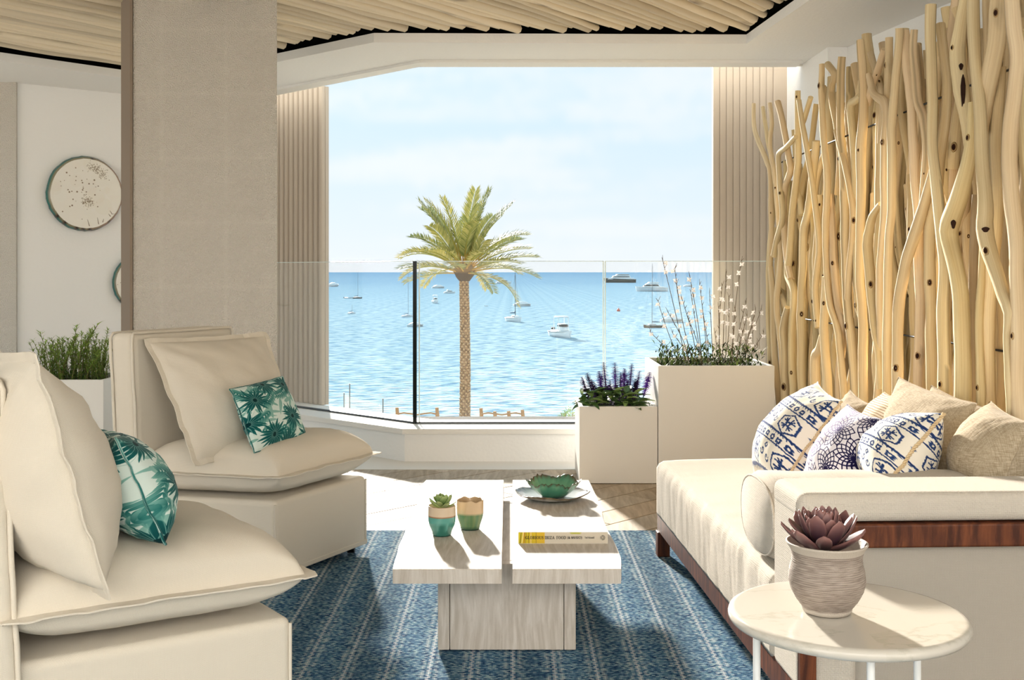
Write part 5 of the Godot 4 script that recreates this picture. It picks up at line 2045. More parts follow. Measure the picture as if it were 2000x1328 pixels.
func build_wall_plates():
	# the plates hang on the slanting wall at the left
	var n := Vector3(0.47, 0, -0.57).normalized().cross(Vector3.UP)     # along the wall, then out of it
	var along := Vector3(0.57, 0, -0.47).normalized()
	var out := Vector3(along.z, 0, -along.x)
	if out.z < 0:
		out = -out
	var list := [[0.599, 1.694, 0.262, "large round cream ceramic wall plate with a teal rim on the white wall"], [1.135, 1.075, 0.205, "smaller cream wall plate half hidden by the beige column"]]
	for k in 2:
		var s: Array = list[k]
		var p: Vector3 = Vector3(-3.36, 0, -7.375) + along * (s[0] + 0.04) * 0.739 * 1.0
		p = Vector3(-3.33 + 0.57 * s[0], s[1], -7.4 - 0.47 * s[0])
		# drop onto the wall's face
		var wall_p := Vector3(-3.36, 0, -7.375)
		var wall_d := (Vector3(-2.2, 0, -8.332) - wall_p).normalized()
		var wall_n := Vector3(-wall_d.z, 0, wall_d.x)
		if wall_n.z < 0:
			wall_n = -wall_n
		p -= wall_n * (p - wall_p).dot(wall_n)
		p += wall_n * 0.03
		var o := thing("wall_plate", s[3], "plate", p, "ceramic plates on the left wall")
		var X := Basis(wall_d, Vector3.UP, wall_n)
		var R: float = s[2]
		var m := 72
		var rows := []
		var tt := []
		var teal := lin(Color(0.08, 0.40, 0.38))
		var prof := [Vector2(0.80, -0.03), Vector2(0.97, -0.022), Vector2(1.0, -0.006), Vector2(0.98, 0.010), Vector2(0.945, 0.025), Vector2(0.915, 0.0285)]
		for j in prof.size():
			var row := PackedVector3Array()
			var tr := []
			for e in m:
				var g := TAU * e / m
				var wob := 1.0 + 0.012 * noise.get_noise_2d(g * 3.0, k * 9.0) + 0.02 * sin(2.0 * g + k) * 0.5
				if j >= 2:
					wob += 0.014 * noise.get_noise_2d(cos(g) * 7.0, sin(g) * 7.0 + k * 4.0)
				row.append(X * Vector3(cos(g) * prof[j].x * R * wob, sin(g) * prof[j].x * R * wob, prof[j].y))
				var side := smoothstep(-0.2, 0.75, cos(g) * 0.9 - sin(g) * 0.15 + 0.25 * noise.get_noise_2d(cos(g) * 4.0, sin(g) * 4.0))
				var c := teal.lerp(lin(Color(0.56, 0.44, 0.44)), side)
				if j >= 4:
					c = c.lerp(lin(Color(0.72, 0.60, 0.45)), 0.55)
				if noise.get_noise_2d(cos(g) * 9.0 + 3.0, sin(g) * 9.0) > 0.32:
					c = lin(Color(0.20, 0.12, 0.09))
				tr.append(c)
			rows.append(row)
			tt.append(tr)
		var b := MB.new()
		b.sheet(rows, true, false, true, tt, false, false)
		# turn the rim's faces outwards if need be
		var rim := part("rim", b.mesh(), M.glaze, o)
		rim.set_meta("label", "broken teal and mauve glazed rim")
		b = MB.new()
		var V := PackedVector3Array([X * Vector3(0, 0, 0.022)])
		var T := PackedVector2Array([Vector2(0.5, 0.5)])
		var I := PackedInt32Array()
		for rr in 3:
			for e in m:
				var g := TAU * e / m
				var wob := 1.0 + 0.012 * noise.get_noise_2d(g * 3.0, k * 9.0) + 0.01 * sin(2.0 * g + k)
				var q: float = [0.4, 0.82, 0.922][rr] * (wob if rr else 1.0)
				V.append(X * Vector3(cos(g) * q * R, sin(g) * q * R, [0.022, 0.0245, 0.0285][rr]))
				T.append(Vector2(0.5 + 0.48 * q * cos(g), 0.5 - 0.48 * q * sin(g)))
		for e in m:
			I.append_array([0, 1 + (e + 1) % m, 1 + e])
			for rr in 2:
				var a := 1 + rr * m + e
				var c := 1 + rr * m + (e + 1) % m
				I.append_array([a, c, a + m, c, c + m, a + m])
		b.body(V, I, true, PackedVector3Array(), T, PackedColorArray(), false)
		part("dish", b.mesh(), M["plate_face_%d" % k], o)


# ---------------------------------------------------------------- planters

# open square box of painted sheet with a soil bed
func planter_box(o: Node3D, w: float, h: float, d: float):
	var b := MB.new()
	var t := 0.022
	for s in [[Vector3(w, h, t), Vector3(0, h / 2, d / 2 - t / 2)], [Vector3(w, h, t), Vector3(0, h / 2, -d / 2 + t / 2)], [Vector3(t, h, d - 2 * t + 0.001), Vector3(w / 2 - t / 2, h / 2, 0)], [Vector3(t, h, d - 2 * t + 0.001), Vector3(-w / 2 + t / 2, h / 2, 0)]]:
		b.rbox(s[0], 0.0025, at(s[1] + Vector3(0, 0.003, 0)))
	b.rbox(Vector3(w - 0.02, 0.02, d - 0.02), 0.002, at(Vector3(0, 0.02, 0)))
	part("box", b.mesh(), M.white_lacquer, o)
	b = MB.new()
	b.rbox(Vector3(w - 2 * t, 0.05, d - 2 * t), 0.004, at(Vector3(0, h - 0.055, 0)))
	part("soil", b.mesh(), M.soil, o)


func build_planters():
	var g0 := "white planters by the low wall"
	# salvia in the small planter
	var o := thing("flower_planter", "small white cube planter of purple salvia, in front of the tall planter", "planter", Vector3(0.578, 0, -6.185), g0)
	planter_box(o, 0.423, 0.417, 0.43)
	var purple := lin(Color(0.58, 0.38, 0.78))
	var ink := lin(Color(0.33, 0.20, 0.45))
	var spikes := []
	for k in 4:
		spikes.append(salvia_spike(0.12 + 0.022 * k, ink if k == 0 else purple, ink, 40 + k))
	# column, top row of each spike in the photograph, and the shape it takes
	var list := [[1137, 738, 0], [1147, 730, 0], [1155, 744, 1], [1170, 727, 1], [1179, 709, 3], [1191, 744, 1], [1201, 710, 3], [1212, 728, 2], [1220, 722, 2], [1234, 712, 3], [1249, 726, 2], [1269, 729, 1], [1160, 748, 0], [1243, 742, 0], [1226, 746, 1]]
	for k in list.size():
		var s: Array = list[k]
		var d := 6.10 + 0.14 * fposmod(k * 0.618, 1.0)
		var tip := px(s[0], s[1], d) - o.position
		var foot := Vector3(tip.x * 0.72, 0.40, tip.z * 0.6 + 0.03)
		var m := part("flower_spike", spikes[s[2]], M.petal, o)
		var dir := (tip - foot).normalized()
		var sx := dir.cross(Vector3.FORWARD).normalized()
		m.transform = Transform3D(Basis(sx, dir, sx.cross(dir)).rotated(dir, k * 1.3), tip)
		var b := MB.new()
		b.tube(PackedVector3Array([foot, foot.lerp(tip, 0.5) + Vector3(0.004, 0, 0), tip - dir * 0.02]), [0.0022, 0.002, 0.0015], 5)
		part("stem", b.mesh(), mat("stem_green", Color(0.36, 0.42, 0.24), 0.7) if not M.has("stem_green") else M.stem_green, m.get_parent())
	var kinds := []
	for k in 3:
		kinds.append(broad_leaf(lin([Color(0.28, 0.40, 0.20), Color(0.40, 0.52, 0.28), Color(0.54, 0.64, 0.38)][k])))
	for k in 150:
		var x := rng.randf_range(-0.18, 0.14)
		var z := rng.randf_range(-0.16, 0.20)
		var g := rng.randf() * TAU
		var l := rng.randf_range(0.06, 0.11)
		var dir := Vector3(cos(g), rng.randf_range(-0.35, 0.8), sin(g)).normalized()
		var y := rng.randf_range(0.405, 0.50) - absf(x) * 0.12
		var s := Vector3.UP.cross(dir).normalized()
		var m := part("leaf", kinds[k % 3], M.leaf, o)
		m.transform = Transform3D(Basis(s * l, dir.cross(s).normalized() * l, dir * l), Vector3(x, y, z))
	# gaura in the tall planter
	o = thing("flower_planter", "tall white planter of airy white gaura standing behind the small planter", "planter", Vector3(1.108, 0, -6.265), g0)
	planter_box(o, 0.630, 0.638, 0.60)
	var stems := [[1294, 498], [1322, 514], [1325, 545], [1345, 530], [1350, 560], [1366, 545], [1386, 562], [1290, 578], [1300, 600], [1268, 638], [1372, 600], [1418, 525], [1414, 548], [1450, 500], [1420, 570], [1402, 590], [1434, 595], [1458, 582], [1474, 594], [1488, 595], [1470, 622], [1460, 606], [1492, 640], [1340, 610], [1330, 575], [1310, 640], [1448, 640], [1395, 640], [1478, 665]]
	for k in stems.size():
		var s: Array = stems[k]
		var d := 6.12 + 0.28 * fposmod(k * 0.618 + 0.2, 1.0)
		var tip := px(s[0], s[1], d) - o.position
		var foot := Vector3(tip.x * 0.55 + 0.03, 0.58, tip.z * 0.6)
		var lean := Vector3(rng.randf_range(-0.03, 0.03), 0, rng.randf_range(-0.03, 0.03))
		var cv := curve([foot, foot.lerp(tip, 0.45) + lean, tip - Vector3(0, 0.03, 0) + lean * 0.5, tip], [0.0026, 0.002, 0.0014, 0.001], 0.03)
		var b := MB.new()
		b.tube(cv[0], cv[1], 5)
		var path: PackedVector3Array = cv[0]
		for e in 5:   # side buds near the tip
			var p := path[maxi(0, path.size() - 2 - e)]
			b.tube(PackedVector3Array([p, p + Vector3(rng.randf_range(-0.014, 0.014), 0.018, rng.randf_range(-0.01, 0.01))]), [0.0022, 0.001], 4)
		var st := part("flower_stem", b.mesh(), mat("stem_brown", Color(0.40, 0.33, 0.24), 0.8) if not M.has("stem_brown") else M.stem_brown, o)
		var fl := MB.new()
		var n := 2 + k % 3
		for e in n:
			var p := path[maxi(0, path.size() - 3 - e * 2)] + Vector3(rng.randf_range(-0.02, 0.02), 0.004, rng.randf_range(-0.006, 0.03))
			blossom(fl, p, 0.016)
		part("blossom", fl.mesh(), M.petal, st)
	var fb := MB.new()
	var greens := [lin(Color(0.24, 0.33, 0.14)), lin(Color(0.36, 0.45, 0.22)), lin(Color(0.16, 0.20, 0.10)), lin(Color(0.50, 0.58, 0.32))]
	for k in 1500:
		var x := rng.randf_range(-0.27, 0.27)
		var z := rng.randf_range(-0.25, 0.27)
		var tall := rng.randf()
		var g := rng.randf() * TAU
		var y := 0.595 + pow(tall, 2.0) * 0.13
		leaf_quad(fb, Vector3(x, y, z), Vector3(cos(g) * 0.8, rng.randf_range(0.2, 1.5), sin(g) * 0.8).normalized(), rng.randf_range(0.022, 0.055), 0.010, greens[k % 4])
	var fo := part("foliage", fb.mesh(), M.leaf, o)
	fo.set_meta("kind", "stuff")
	# rosemary at the left
	o = thing("rosemary_planter", "white planter of rosemary against the white wall at the left", "planter", Vector3(-2.70, 0, -6.85), g0)
	planter_box(o, 0.50, 0.50, 0.50)
	var sprigs := []
	for k in 5:
		sprigs.append(rosemary_sprig(0.20 + 0.02 * k, 60 + k))
	for k in 110:
		var x := rng.randf_range(-0.215, 0.215)
		var z := rng.randf_range(-0.2, 0.215)
		var m := part("sprig", sprigs[k % 5], M.leaf, o)
		var hgt := 0.55 + 0.5 * (1.0 - pow(absf(x + 0.02) / 0.24, 2.0)) + rng.randf_range(-0.12, 0.25)
		if k == 12:
			hgt = 1.65
		if k == 12:
			x = 0.0
			z = 0.1
		if k == 25:
			hgt = 1.4
			x = -0.15
		m.transform = Transform3D(Basis.from_euler(Vector3(rng.randf_range(-0.25, 0.25), rng.randf() * TAU, rng.randf_range(-0.25, 0.25))).scaled(Vector3(1, 1, 1) * hgt), Vector3(x, 0.46, z))


func broad_leaf(tint: Color) -> ArrayMesh:
	var b := MB.new()
	var rows := []
	var tt := []
	for j in 7:
		var f := j / 6.0
		var w := 0.24 * sin(PI * pow(f, 0.8) * 0.97 + 0.05)
		rows.append(PackedVector3Array([Vector3(-w, 0.10 * w / 0.24 - f * f * 0.25, f), Vector3(-w * 0.5, 0.03 - f * f * 0.25, f), Vector3(0, -f * f * 0.25, f), Vector3(w * 0.5, 0.03 - f * f * 0.25, f), Vector3(w, 0.10 * w / 0.24 - f * f * 0.25, f)]))
		tt.append([tint, tint * 1.05, tint * 1.3, tint * 1.05, tint])
	b.sheet(rows, false, false, true, tt, false, false)
	return b.mesh()


# flower spike hanging down from its tip at the origin
func salvia_spike(l: float, c0: Color, c1: Color, salt: int) -> ArrayMesh:
	var r := RandomNumberGenerator.new()
	r.seed = salt
	var b := MB.new()
	var whorls := int(l / 0.0085)
	for k in whorls:
		var f := float(k) / whorls
		var y := -f * l
		var w := 0.006 + 0.017 * pow(sin(PI * clampf(f * 0.85 + 0.08, 0, 1)), 0.8)
		for e in 7:
			var g := TAU * e / 7 + k * 0.7 + r.randf_range(-0.3, 0.3)
			var c := c1.lerp(c0, clampf(f * 1.4 + r.randf_range(-0.2, 0.3), 0, 1))
			leaf_quad(b, Vector3(0, y, 0), Vector3(cos(g), 0.35, sin(g)).normalized(), w * r.randf_range(0.9, 1.5), w * 1.0, c)
	b.tube(PackedVector3Array([Vector3(0, -l, 0), Vector3(0, 0.002, 0)]), [0.0025, 0.0012], 5, true, [c1, c1])
	return b.mesh()


func blossom(b: MB, c: Vector3, s: float):
	var white := lin(Color(0.98, 0.96, 0.95))
	for k in 4:
		var g := TAU * k / 4 + rng.randf_range(-0.3, 0.3) + PI / 4
		var dir := Vector3(cos(g), sin(g), rng.randf_range(-0.2, 0.5)).normalized()
		leaf_quad(b, c, dir, s * rng.randf_range(0.8, 1.2), s * 0.75, white, Vector3(0, 0, 1))
	for k in 3:
		b.tube(PackedVector3Array([c, c + Vector3(rng.randf_range(-0.3, 0.3), -0.6, 0.8) * s]), [0.0005, 0.0004], 3, false, [white, white])


func rosemary_sprig(l: float, salt: int) -> ArrayMesh:
	var r := RandomNumberGenerator.new()
	r.seed = salt
	var b := MB.new()
	var bend := Vector3(r.randf_range(-0.05, 0.05), 0, r.randf_range(-0.05, 0.05))
	var path := PackedVector3Array()
	var rad := []
	var tt := []
	for k in 8:
		var f := k / 7.0
		path.append(Vector3(0, l * f, 0) + bend * f * f)
		rad.append(0.003 * (1.0 - 0.6 * f))
		tt.append(lin(Color(0.42, 0.40, 0.24)))
	b.tube(path, rad, 5, true, tt)
	for k in 64:
		var f := r.randf_range(0.1, 1.0)
		var p := Vector3(0, l * f, 0) + bend * f * f
		var g := k * 2.4
		var c := lin(Color(0.34, 0.47, 0.16)).lerp(lin(Color(0.60, 0.70, 0.32)), clampf(f * 0.8 + r.randf_range(-0.3, 0.3), 0, 1))
		leaf_quad(b, p, Vector3(cos(g), r.randf_range(0.5, 1.3), sin(g)).normalized(), r.randf_range(0.022, 0.034), 0.0055, c)
	return b.mesh()


# ---------------------------------------------------------------- palm

func frond(l: float, up: float, droop: float, warm: float, salt: int) -> ArrayMesh:
	var r := RandomNumberGenerator.new()
	r.seed = salt
	var b := MB.new()
	var path := PackedVector3Array()
	var rad := []
	var tints := []
	var p := Vector3.ZERO
	var ang := up
	var n := 16
	for k in n + 1:
		var f := float(k) / n
		path.append(p)
		rad.append(0.014 * (1.0 - 0.8 * f))
		tints.append(lin(Color(0.83, 0.62, 0.30)).lerp(lin(Color(0.62, 0.62, 0.32)), clampf(f * 2.2, 0, 1)))
		p += Vector3(cos(ang), sin(ang), 0) * l / n
		ang -= droop / n * (0.5 + 1.1 * f)
	b.tube(path, rad, 6, true, tints)
	for k in range(3, n * 5 + 1):
		var f := float(k) / (n * 5)
		if f < 0.2:
			continue
		var q := f * n
		var a := path[mini(int(q), n)].lerp(path[mini(int(q) + 1, n)], q - int(q))
		var d := (path[mini(int(q) + 1, n)] - path[maxi(int(q) - 1, 0)]).normalized()
		var nor := Vector3(-d.y, d.x, 0)
		var ll := l * 0.15 * pow(sin(PI * clampf((f - 0.12) / 0.95, 0, 1)), 0.6) + 0.04
		for s in [-1.0, 1.0]:
			var dir: Vector3 = (d * 0.75 + Vector3(0, 0, s) * 0.62 + nor * r.randf_range(0.15, 0.55)).normalized()
			var c := lin(Color(0.52, 0.55, 0.31)).lerp(lin(Color(0.85, 0.80, 0.54)), clampf(warm + r.randf_range(-0.35, 0.45), 0, 1))
			leaf_quad(b, a, dir, ll * r.randf_range(0.85, 1.1), 0.017, c, nor)
	return b.mesh()


func build_palm():
	var o := thing("palm_tree", "tall date palm with a round crown on the promenade in the middle of the view", "palm", Vector3(-1.90, -6.85, -44.0))
	var b := MB.new()
	var path := PackedVector3Array()
	var rad := []
	var tints := []
	var high := 7.75
	var rows := 150
	for j in rows + 1:
		var f := float(j) / rows
		path.append(Vector3(0.06 * sin(f * 3.0) - 0.03, high * f, 0))
		rad.append(lerpf(0.215, 0.165, f) * (1.0 + 0.05 * (j % 3 - 1)))
		var row := []
		for e in 14:
			var q := noise.get_noise_2d(e * 3.1 + (j % 2) * 1.7, j * 1.3)
			row.append(lin(Color(0.42, 0.30, 0.20)).lerp(lin(Color(0.78, 0.62, 0.46)), clampf(0.45 + q * 1.4, 0, 1)))
		tints.append(row)
	b.tube(path, rad, 14, true, tints)
	part("trunk", b.mesh(), M.bark, o)
	# stubs of cut fronds round the trunk
	var stub := MB.new()
	stub.sheet([PackedVector3Array([Vector3(-0.055, 0, 0), Vector3(0.055, 0, 0), Vector3(0.04, 0.0, 0.03), Vector3(-0.04, 0.0, 0.03)]), PackedVector3Array([Vector3(-0.02, 0.10, 0.02), Vector3(0.02, 0.10, 0.02), Vector3(0.02, 0.09, 0.05), Vector3(-0.02, 0.09, 0.05)])], true, true, false, [lin(Color(0.50, 0.37, 0.25)), lin(Color(0.84, 0.72, 0.56))])
	var stubs := MB.new()
	var sv: PackedVector3Array = stub.v
	for j in 74:
		for e in 7:
			var y := 0.1 + j * high / 75.0
			var g := TAU * (e + 0.5 * (j % 2)) / 7 + noise.get_noise_2d(j, e) * 0.3
			var r := lerpf(0.205, 0.155, y / high)
			var X := Transform3D(Basis(Vector3.UP, PI / 2 - g), Vector3(cos(g) * r + 0.06 * sin(y / high * 3.0) - 0.03, y, sin(g) * r))
			var V := PackedVector3Array()
			for q in sv:
				V.append(X * q)
			stubs.body(V, stub.i, false, PackedVector3Array(), PackedVector2Array(), stub.c, false)
	var st := part("frond_stubs", stubs.mesh(), M.bark, o)
	st.set_meta("kind", "stuff")
	# the dark fibrous boss under the crown
	b = MB.new()
	var dk := lin(Color(0.30, 0.21, 0.14))
	var lt := lin(Color(0.62, 0.48, 0.30))
	b.lathe([Vector2(0.0, -0.05), Vector2(0.20, -0.02), Vector2(0.30, 0.12), Vector2(0.40, 0.28), Vector2(0.44, 0.42), Vector2(0.36, 0.56), Vector2(0.2, 0.7), Vector2(0.0, 0.75)], 22, Vector3(0, high - 0.1, 0), [dk, dk, dk, dk, lt, lt, lt, lt], func(p: Vector2, g: float, j: int) -> Vector2: return Vector2(p.x * (1.0 + 0.18 * noise.get_noise_2d(g * 6.0, j * 2.0)), p.y))
	part("crown_boss", b.mesh(), M.bark, o)
	var kinds := []
	for k in 8:
		kinds.append(frond(1.0, 0.0, [0.35, 0.5, 0.7, 0.95, 1.1, 1.3, 0.6, 0.85][k], [0.35, 0.2, 0.5, 0.3, 0.45, 0.6, 0.25, 0.4][k], 90 + k))
	for k in 40:
		var f := k / 39.0
		var g := k * 2.39996 + 0.4
		var rise := lerpf(-0.12, 1.22, f) + rng.randf_range(-0.1, 0.1)
		var l := lerpf(2.75, 3.1, f) * rng.randf_range(0.88, 1.08)
		var m := part("frond", kinds[(k % 3 + (5 if rise < 0.25 else 2 if rise < 0.8 else 0)) % 8], M.leaf, o)
		var X := Basis(Vector3.UP, g) * Basis(Vector3(0, 0, 1), minf(rise + 0.18, 1.5)) * Basis(Vector3(1, 0, 0), rng.randf_range(-0.7, 0.7))
		m.transform = Transform3D(X.scaled(Vector3.ONE * l), Vector3(cos(g) * 0.14, high + 0.18 + 0.2 * f, -sin(g) * 0.14))


# ---------------------------------------------------------------- boats

# hull of length l along +x, pointed at the bow; returns under parent
func hull(o: Node3D, l: float, beam: float, free: float, m: Material, flare := 1.15, trim: Material = null):
	var b := MB.new()
	var rows := []
	for k in 15:
		var f := k / 14.0
		var w := beam * 0.5 * (0.82 + 0.18 * sin(PI * minf(f * 1.4, 0.5))) * (1.0 if f < 0.45 else pow(maxf(0.0, 1.0 - pow((f - 0.45) / 0.56, 2.0)), 0.75))
		w = maxf(w, 0.02)
		var sheer := free * (0.86 + 0.32 * f * f)
		var x := l * (f - 0.5)
		rows.append(PackedVector3Array([Vector3(x, sheer, w), Vector3(x - l * 0.01 * f, sheer * 0.5, w / flare), Vector3(x - l * 0.03 * f, -0.1, w * 0.72), Vector3(x - l * 0.04 * f, -0.35, 0), Vector3(x - l * 0.03 * f, -0.1, -w * 0.72), Vector3(x - l * 0.01 * f, sheer * 0.5, -w / flare), Vector3(x, sheer, -w)]))
	b.sheet(rows, true, true, true)
	part("hull", b.mesh(), m, o)
	b = MB.new()
	for s in [-1, 1]:
		var pp := PackedVector3Array()
		var rr := []
		for row in rows:
			pp.append(row[0] if s > 0 else row[6])
			rr.append(maxf(0.03, l * 0.006))
		b.tube(pp, rr, 5)
	part("gunwale", b.mesh(), trim if trim else M.boat_white, o)


# rounded house whose top is smaller than its foot
func house(o: Node3D, called: String, c: Vector3, foot: Vector2, top: Vector2, h: float, m: Material, lean := 0.0):
	var b := MB.new()
	var rows := []
	for j in 5:
		var f := j / 4.0
		var row := PackedVector3Array()
		var w := foot.lerp(top, pow(f, 1.3))
		for e in 16:
			var g := TAU * e / 16
			row.append(c + Vector3(w.x * 0.5 * pow(absf(cos(g)), 0.5) * signf(cos(g)) - lean * f, h * f, w.y * 0.5 * pow(absf(sin(g)), 0.5) * signf(sin(g))))
		rows.append(row)
	b.sheet(rows, true, true, true)
	return part(called, b.mesh(), m, o)


func boat(u: float, v: float, long_px: float, kind: String, heading: float, label: String, dark := false, mast_px := 0.0):
	var d := (EYE - SEA) * LENS / (v - 531.0)
	var s := long_px * d / LENS
	var cat: String = {"sail": "sailboat", "cruiser": "motor yacht", "open": "motorboat", "covered": "motorboat", "dinghy": "dinghy", "yacht": "motor yacht"}[kind]
	var o := thing({"sail": "sailboat", "cruiser": "motor_cruiser", "open": "motorboat", "covered": "covered_boat", "dinghy": "dinghy", "yacht": "motor_yacht"}[kind], label, cat, Vector3((u - 1000.0) * d / LENS, SEA, -d), "boats moored in the bay")
	o.rotation.y = heading
	var side := absf(cos(heading))
	var ratio := 0.34 if kind != "sail" else 0.32
	var l := s / maxf(side, ratio + 0.06)      # the length that shows that wide at this heading
	var w := l * ratio
	var free := l * 0.13
	var paint: Material = M.boat_dark if dark else M.boat_white
	hull(o, l, w, free, paint, 1.15, M.boat_white if dark else null)
	var white: Material = M.boat_white
	match kind:
		"sail":
			house(o, "deck", Vector3(-l * 0.02, free * 0.8, 0), Vector2(l * 0.86, w * 0.78), Vector2(l * 0.8, w * 0.7), free * 0.28, white)
			house(o, "cabin", Vector3(l * 0.05, free * 1.0, 0), Vector2(l * 0.42, w * 0.55), Vector2(l * 0.34, w * 0.4), l * 0.06, white)
			house(o, "cabin_window", Vector3(l * 0.05, free * 1.12, 0), Vector2(l * 0.36, w * 0.57), Vector2(l * 0.35, w * 0.55), l * 0.018, M.boat_glass)
			var hgt := mast_px * d / LENS
			var b := MB.new()
			b.tube(PackedVector3Array([Vector3(l * 0.06, free, 0), Vector3(l * 0.05, hgt, 0)]), [l * 0.012, l * 0.008], 6)
			part("mast", b.mesh(), M.boat_mast, o)
			b = MB.new()
			b.tube(PackedVector3Array([Vector3(l * 0.06, free + l * 0.13, 0), Vector3(-l * 0.36, free + l * 0.12, 0)]), [l * 0.01, l * 0.01], 6)
			part("boom", b.mesh(), M.boat_mast, o)
			b = MB.new()
			b.tube(PackedVector3Array([Vector3(l * 0.06, free + l * 0.22, 0), Vector3(l * 0.04, free + l * 0.155, 0), Vector3(-l * 0.12, free + l * 0.15, 0), Vector3(-l * 0.34, free + l * 0.135, 0)]), [l * 0.008, l * 0.028, l * 0.026, l * 0.012], 7)
			part("sail_cover", b.mesh(), M.boat_canvas, o)
			b = MB.new()
			for p in [Vector3(l * 0.49, free * 1.1, 0), Vector3(-l * 0.49, free, 0), Vector3(l * 0.03, free, w * 0.48), Vector3(l * 0.03, free, -w * 0.48)]:
				b.tube(PackedVector3Array([p, Vector3(l * 0.05, hgt * 0.98, 0)]), [l * 0.0016, l * 0.0016], 4)
			part("rigging", b.mesh(), M.boat_mast, o)
		"cruiser":
			house(o, "deck", Vector3(0, free * 0.8, 0), Vector2(l * 0.88, w * 0.8), Vector2(l * 0.8, w * 0.7), free * 0.32, white)
			house(o, "cabin", Vector3(0, free * 1.05, 0), Vector2(l * 0.55, w * 0.7), Vector2(l * 0.34, w * 0.56), l * 0.11, white, l * 0.03)
			house(o, "windscreen", Vector3(0.0, free * 1.05 + l * 0.03, 0), Vector2(l * 0.50, w * 0.71), Vector2(l * 0.40, w * 0.64), l * 0.045, M.boat_glass, l * 0.012)
			house(o, "hardtop", Vector3(-l * 0.07, free * 1.05 + l * 0.12, 0), Vector2(l * 0.36, w * 0.66), Vector2(l * 0.28, w * 0.5), l * 0.035, white)
			var b := MB.new()
			b.tube(PackedVector3Array([Vector3(-l * 0.12, free + l * 0.13, 0), Vector3(-l * 0.14, free + l * 0.25, 0)]), [l * 0.008, l * 0.004], 5)
			part("aerial", b.mesh(), white, o)
		"yacht":
			house(o, "deck", Vector3(-l * 0.03, free * 0.8, 0), Vector2(l * 0.88, w * 0.8), Vector2(l * 0.84, w * 0.74), free * 0.35, white)
			house(o, "saloon", Vector3(-l * 0.05, free * 1.1, 0), Vector2(l * 0.62, w * 0.68), Vector2(l * 0.52, w * 0.6), l * 0.075, white, l * 0.02)
			house(o, "saloon_window", Vector3(-l * 0.05, free * 1.1 + l * 0.028, 0), Vector2(l * 0.585, w * 0.69), Vector2(l * 0.56, w * 0.65), l * 0.026, M.boat_glass, l * 0.006)
			house(o, "flybridge", Vector3(-l * 0.09, free * 1.1 + l * 0.075, 0), Vector2(l * 0.44, w * 0.62), Vector2(l * 0.36, w * 0.56), l * 0.05, white, l * 0.015)
			house(o, "bridge_window", Vector3(-l * 0.09, free * 1.1 + l * 0.095, 0), Vector2(l * 0.42, w * 0.625), Vector2(l * 0.40, w * 0.6), l * 0.016, M.boat_glass, l * 0.005)
		"covered":
			house(o, "cover", Vector3(0, free * 0.85, 0), Vector2(l * 0.92, w * 0.9), Vector2(l * 0.3, w * 0.3), l * 0.16, white, -l * 0.02)
			house(o, "rubbing_strip", Vector3(0, free * 0.5, 0), Vector2(l * 0.93, w * 0.90), Vector2(l * 0.93, w * 0.90), free * 0.12, M.boat_teak)
		"open":
			house(o, "cockpit", Vector3(-l * 0.05, free * 0.8, 0), Vector2(l * 0.84, w * 0.8), Vector2(l * 0.8, w * 0.74), free * 0.3, white)
			house(o, "console", Vector3(l * 0.05, free * 1.0, 0), Vector2(l * 0.34, w * 0.6), Vector2(l * 0.22, w * 0.46), l * 0.16, white)
			house(o, "windscreen", Vector3(l * 0.06, free * 1.0 + l * 0.10, 0), Vector2(l * 0.30, w * 0.57), Vector2(l * 0.24, w * 0.5), l * 0.05, M.boat_glass)
			var b := MB.new()
			for q in [Vector2(-0.16, 0.36), Vector2(-0.16, -0.36), Vector2(0.12, 0.34), Vector2(0.12, -0.34)]:
				b.tube(PackedVector3Array([Vector3(q.x * l, free, q.y * w), Vector3(q.x * l, free + l * 0.30, q.y * w)]), [l * 0.008, l * 0.008], 5)
			part("frame", b.mesh(), white, o)
			house(o, "awning", Vector3(-l * 0.02, free + l * 0.295, 0), Vector2(l * 0.36, w * 0.8), Vector2(l * 0.32, w * 0.7), l * 0.025, white)
			house(o, "outboard_motor", Vector3(-l * 0.53, free * 0.2, 0), Vector2(l * 0.07, l * 0.07), Vector2(l * 0.085, l * 0.08), free * 1.25, M.boat_dark)
		"dinghy":
			house(o, "seat", Vector3(-l * 0.08, free * 0.55, 0), Vector2(l * 0.8, w * 0.75), Vector2(l * 0.76, w * 0.7), free * 0.45, white)
			house(o, "outboard_motor", Vector3(-l * 0.5, free * 0.3, 0), Vector2(l * 0.08, l * 0.08), Vector2(l * 0.09, l * 0.09), free * 1.3, M.boat_dark)


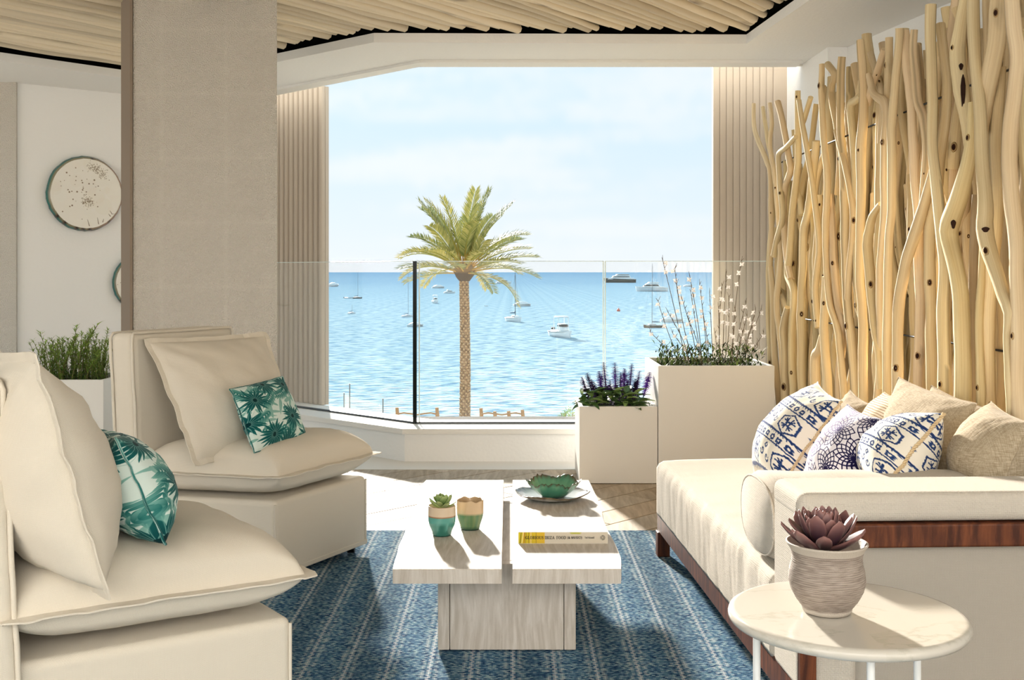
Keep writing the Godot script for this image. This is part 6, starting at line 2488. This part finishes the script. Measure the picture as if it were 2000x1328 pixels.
func build_boats():
	boat(651, 560, 14, "covered", 1.1, "small white covered boat alone beside the left fluted screen")
	boat(698, 583, 18, "sail", 0.25, "dark-hulled sailboat with a tall mast beside a white dinghy at the far left", true, 52)
	boat(680, 583, 16, "dinghy", 0.2, "white dinghy lying beside the sailboat at the far left")
	boat(687, 613, 14, "sail", 0.7, "tiny sailboat with a short mast below the white dinghy", false, 18)
	boat(796, 619, 21, "sail", 0.5, "brown-sided sailboat with a tall mast just left of the black glass edge", false, 88)
	boat(811, 638, 32, "covered", 0.1, "white covered boat crossing behind the black glass edge")
	boat(850, 592, 14, "open", -1.35, "white motorboat seen from its stern, left of the palm trunk")
	boat(856, 563, 24, "covered", 0.3, "large white covered boat nearest the horizon left of the palm trunk")
	boat(878, 573, 22, "cruiser", 0.35, "small white cruiser between the covered boat and the palm trunk")
	boat(984, 554, 30, "cruiser", 0.15, "white cruiser near the horizon right of the palm crown")
	boat(1020, 598, 34, "covered", 0.12, "white boat with a domed cover and grey hull right of the palm trunk")
	boat(1005, 628, 24, "sail", -1.2, "white sailboat seen from its stern with a blue sail cover, right of the palm trunk", false, 96)
	boat(1097, 658, 36, "open", -1.25, "white motorboat with a black outboard, nearest of the boats in the bay")
	boat(1210, 552, 62, "yacht", PI + 0.12, "long dark-hulled motor yacht on the horizon behind the glass joint", true)
	boat(1272, 569, 62, "cruiser", PI + 0.2, "large white motor cruiser behind the flower stems")
	boat(1276, 640, 40, "sail", PI + 0.3, "dark-hulled sailboat with a tall mast behind the flower stems", true, 125)
	boat(1312, 629, 44, "covered", 0.1, "white covered boat beside the dark-hulled sailboat")
	boat(1344, 560, 18, "covered", 0.4, "small white covered boat near the horizon behind the flower stems")
	boat(940, 549, 7, "sail", 0.3, "tiny white sailboat far out beside the palm trunk", false, 10)
	boat(950, 598, 7, "dinghy", 0.4, "tiny white dinghy in open water right of the palm trunk")
	var d := (EYE - SEA) * LENS / (608.0 - 531.0)
	var b := MB.new()
	b.lathe([Vector2(0, -0.2), Vector2(0.3, -0.1), Vector2(0.42, 0.15), Vector2(0.34, 0.42), Vector2(0.12, 0.6), Vector2(0.07, 0.8), Vector2(0, 0.82)], 16)
	solo("buoy", b.mesh(), M.buoy_orange, "small orange buoy floating in open water right of the glass joint", "buoy", Vector3(208.0 * d / LENS, SEA, -d))
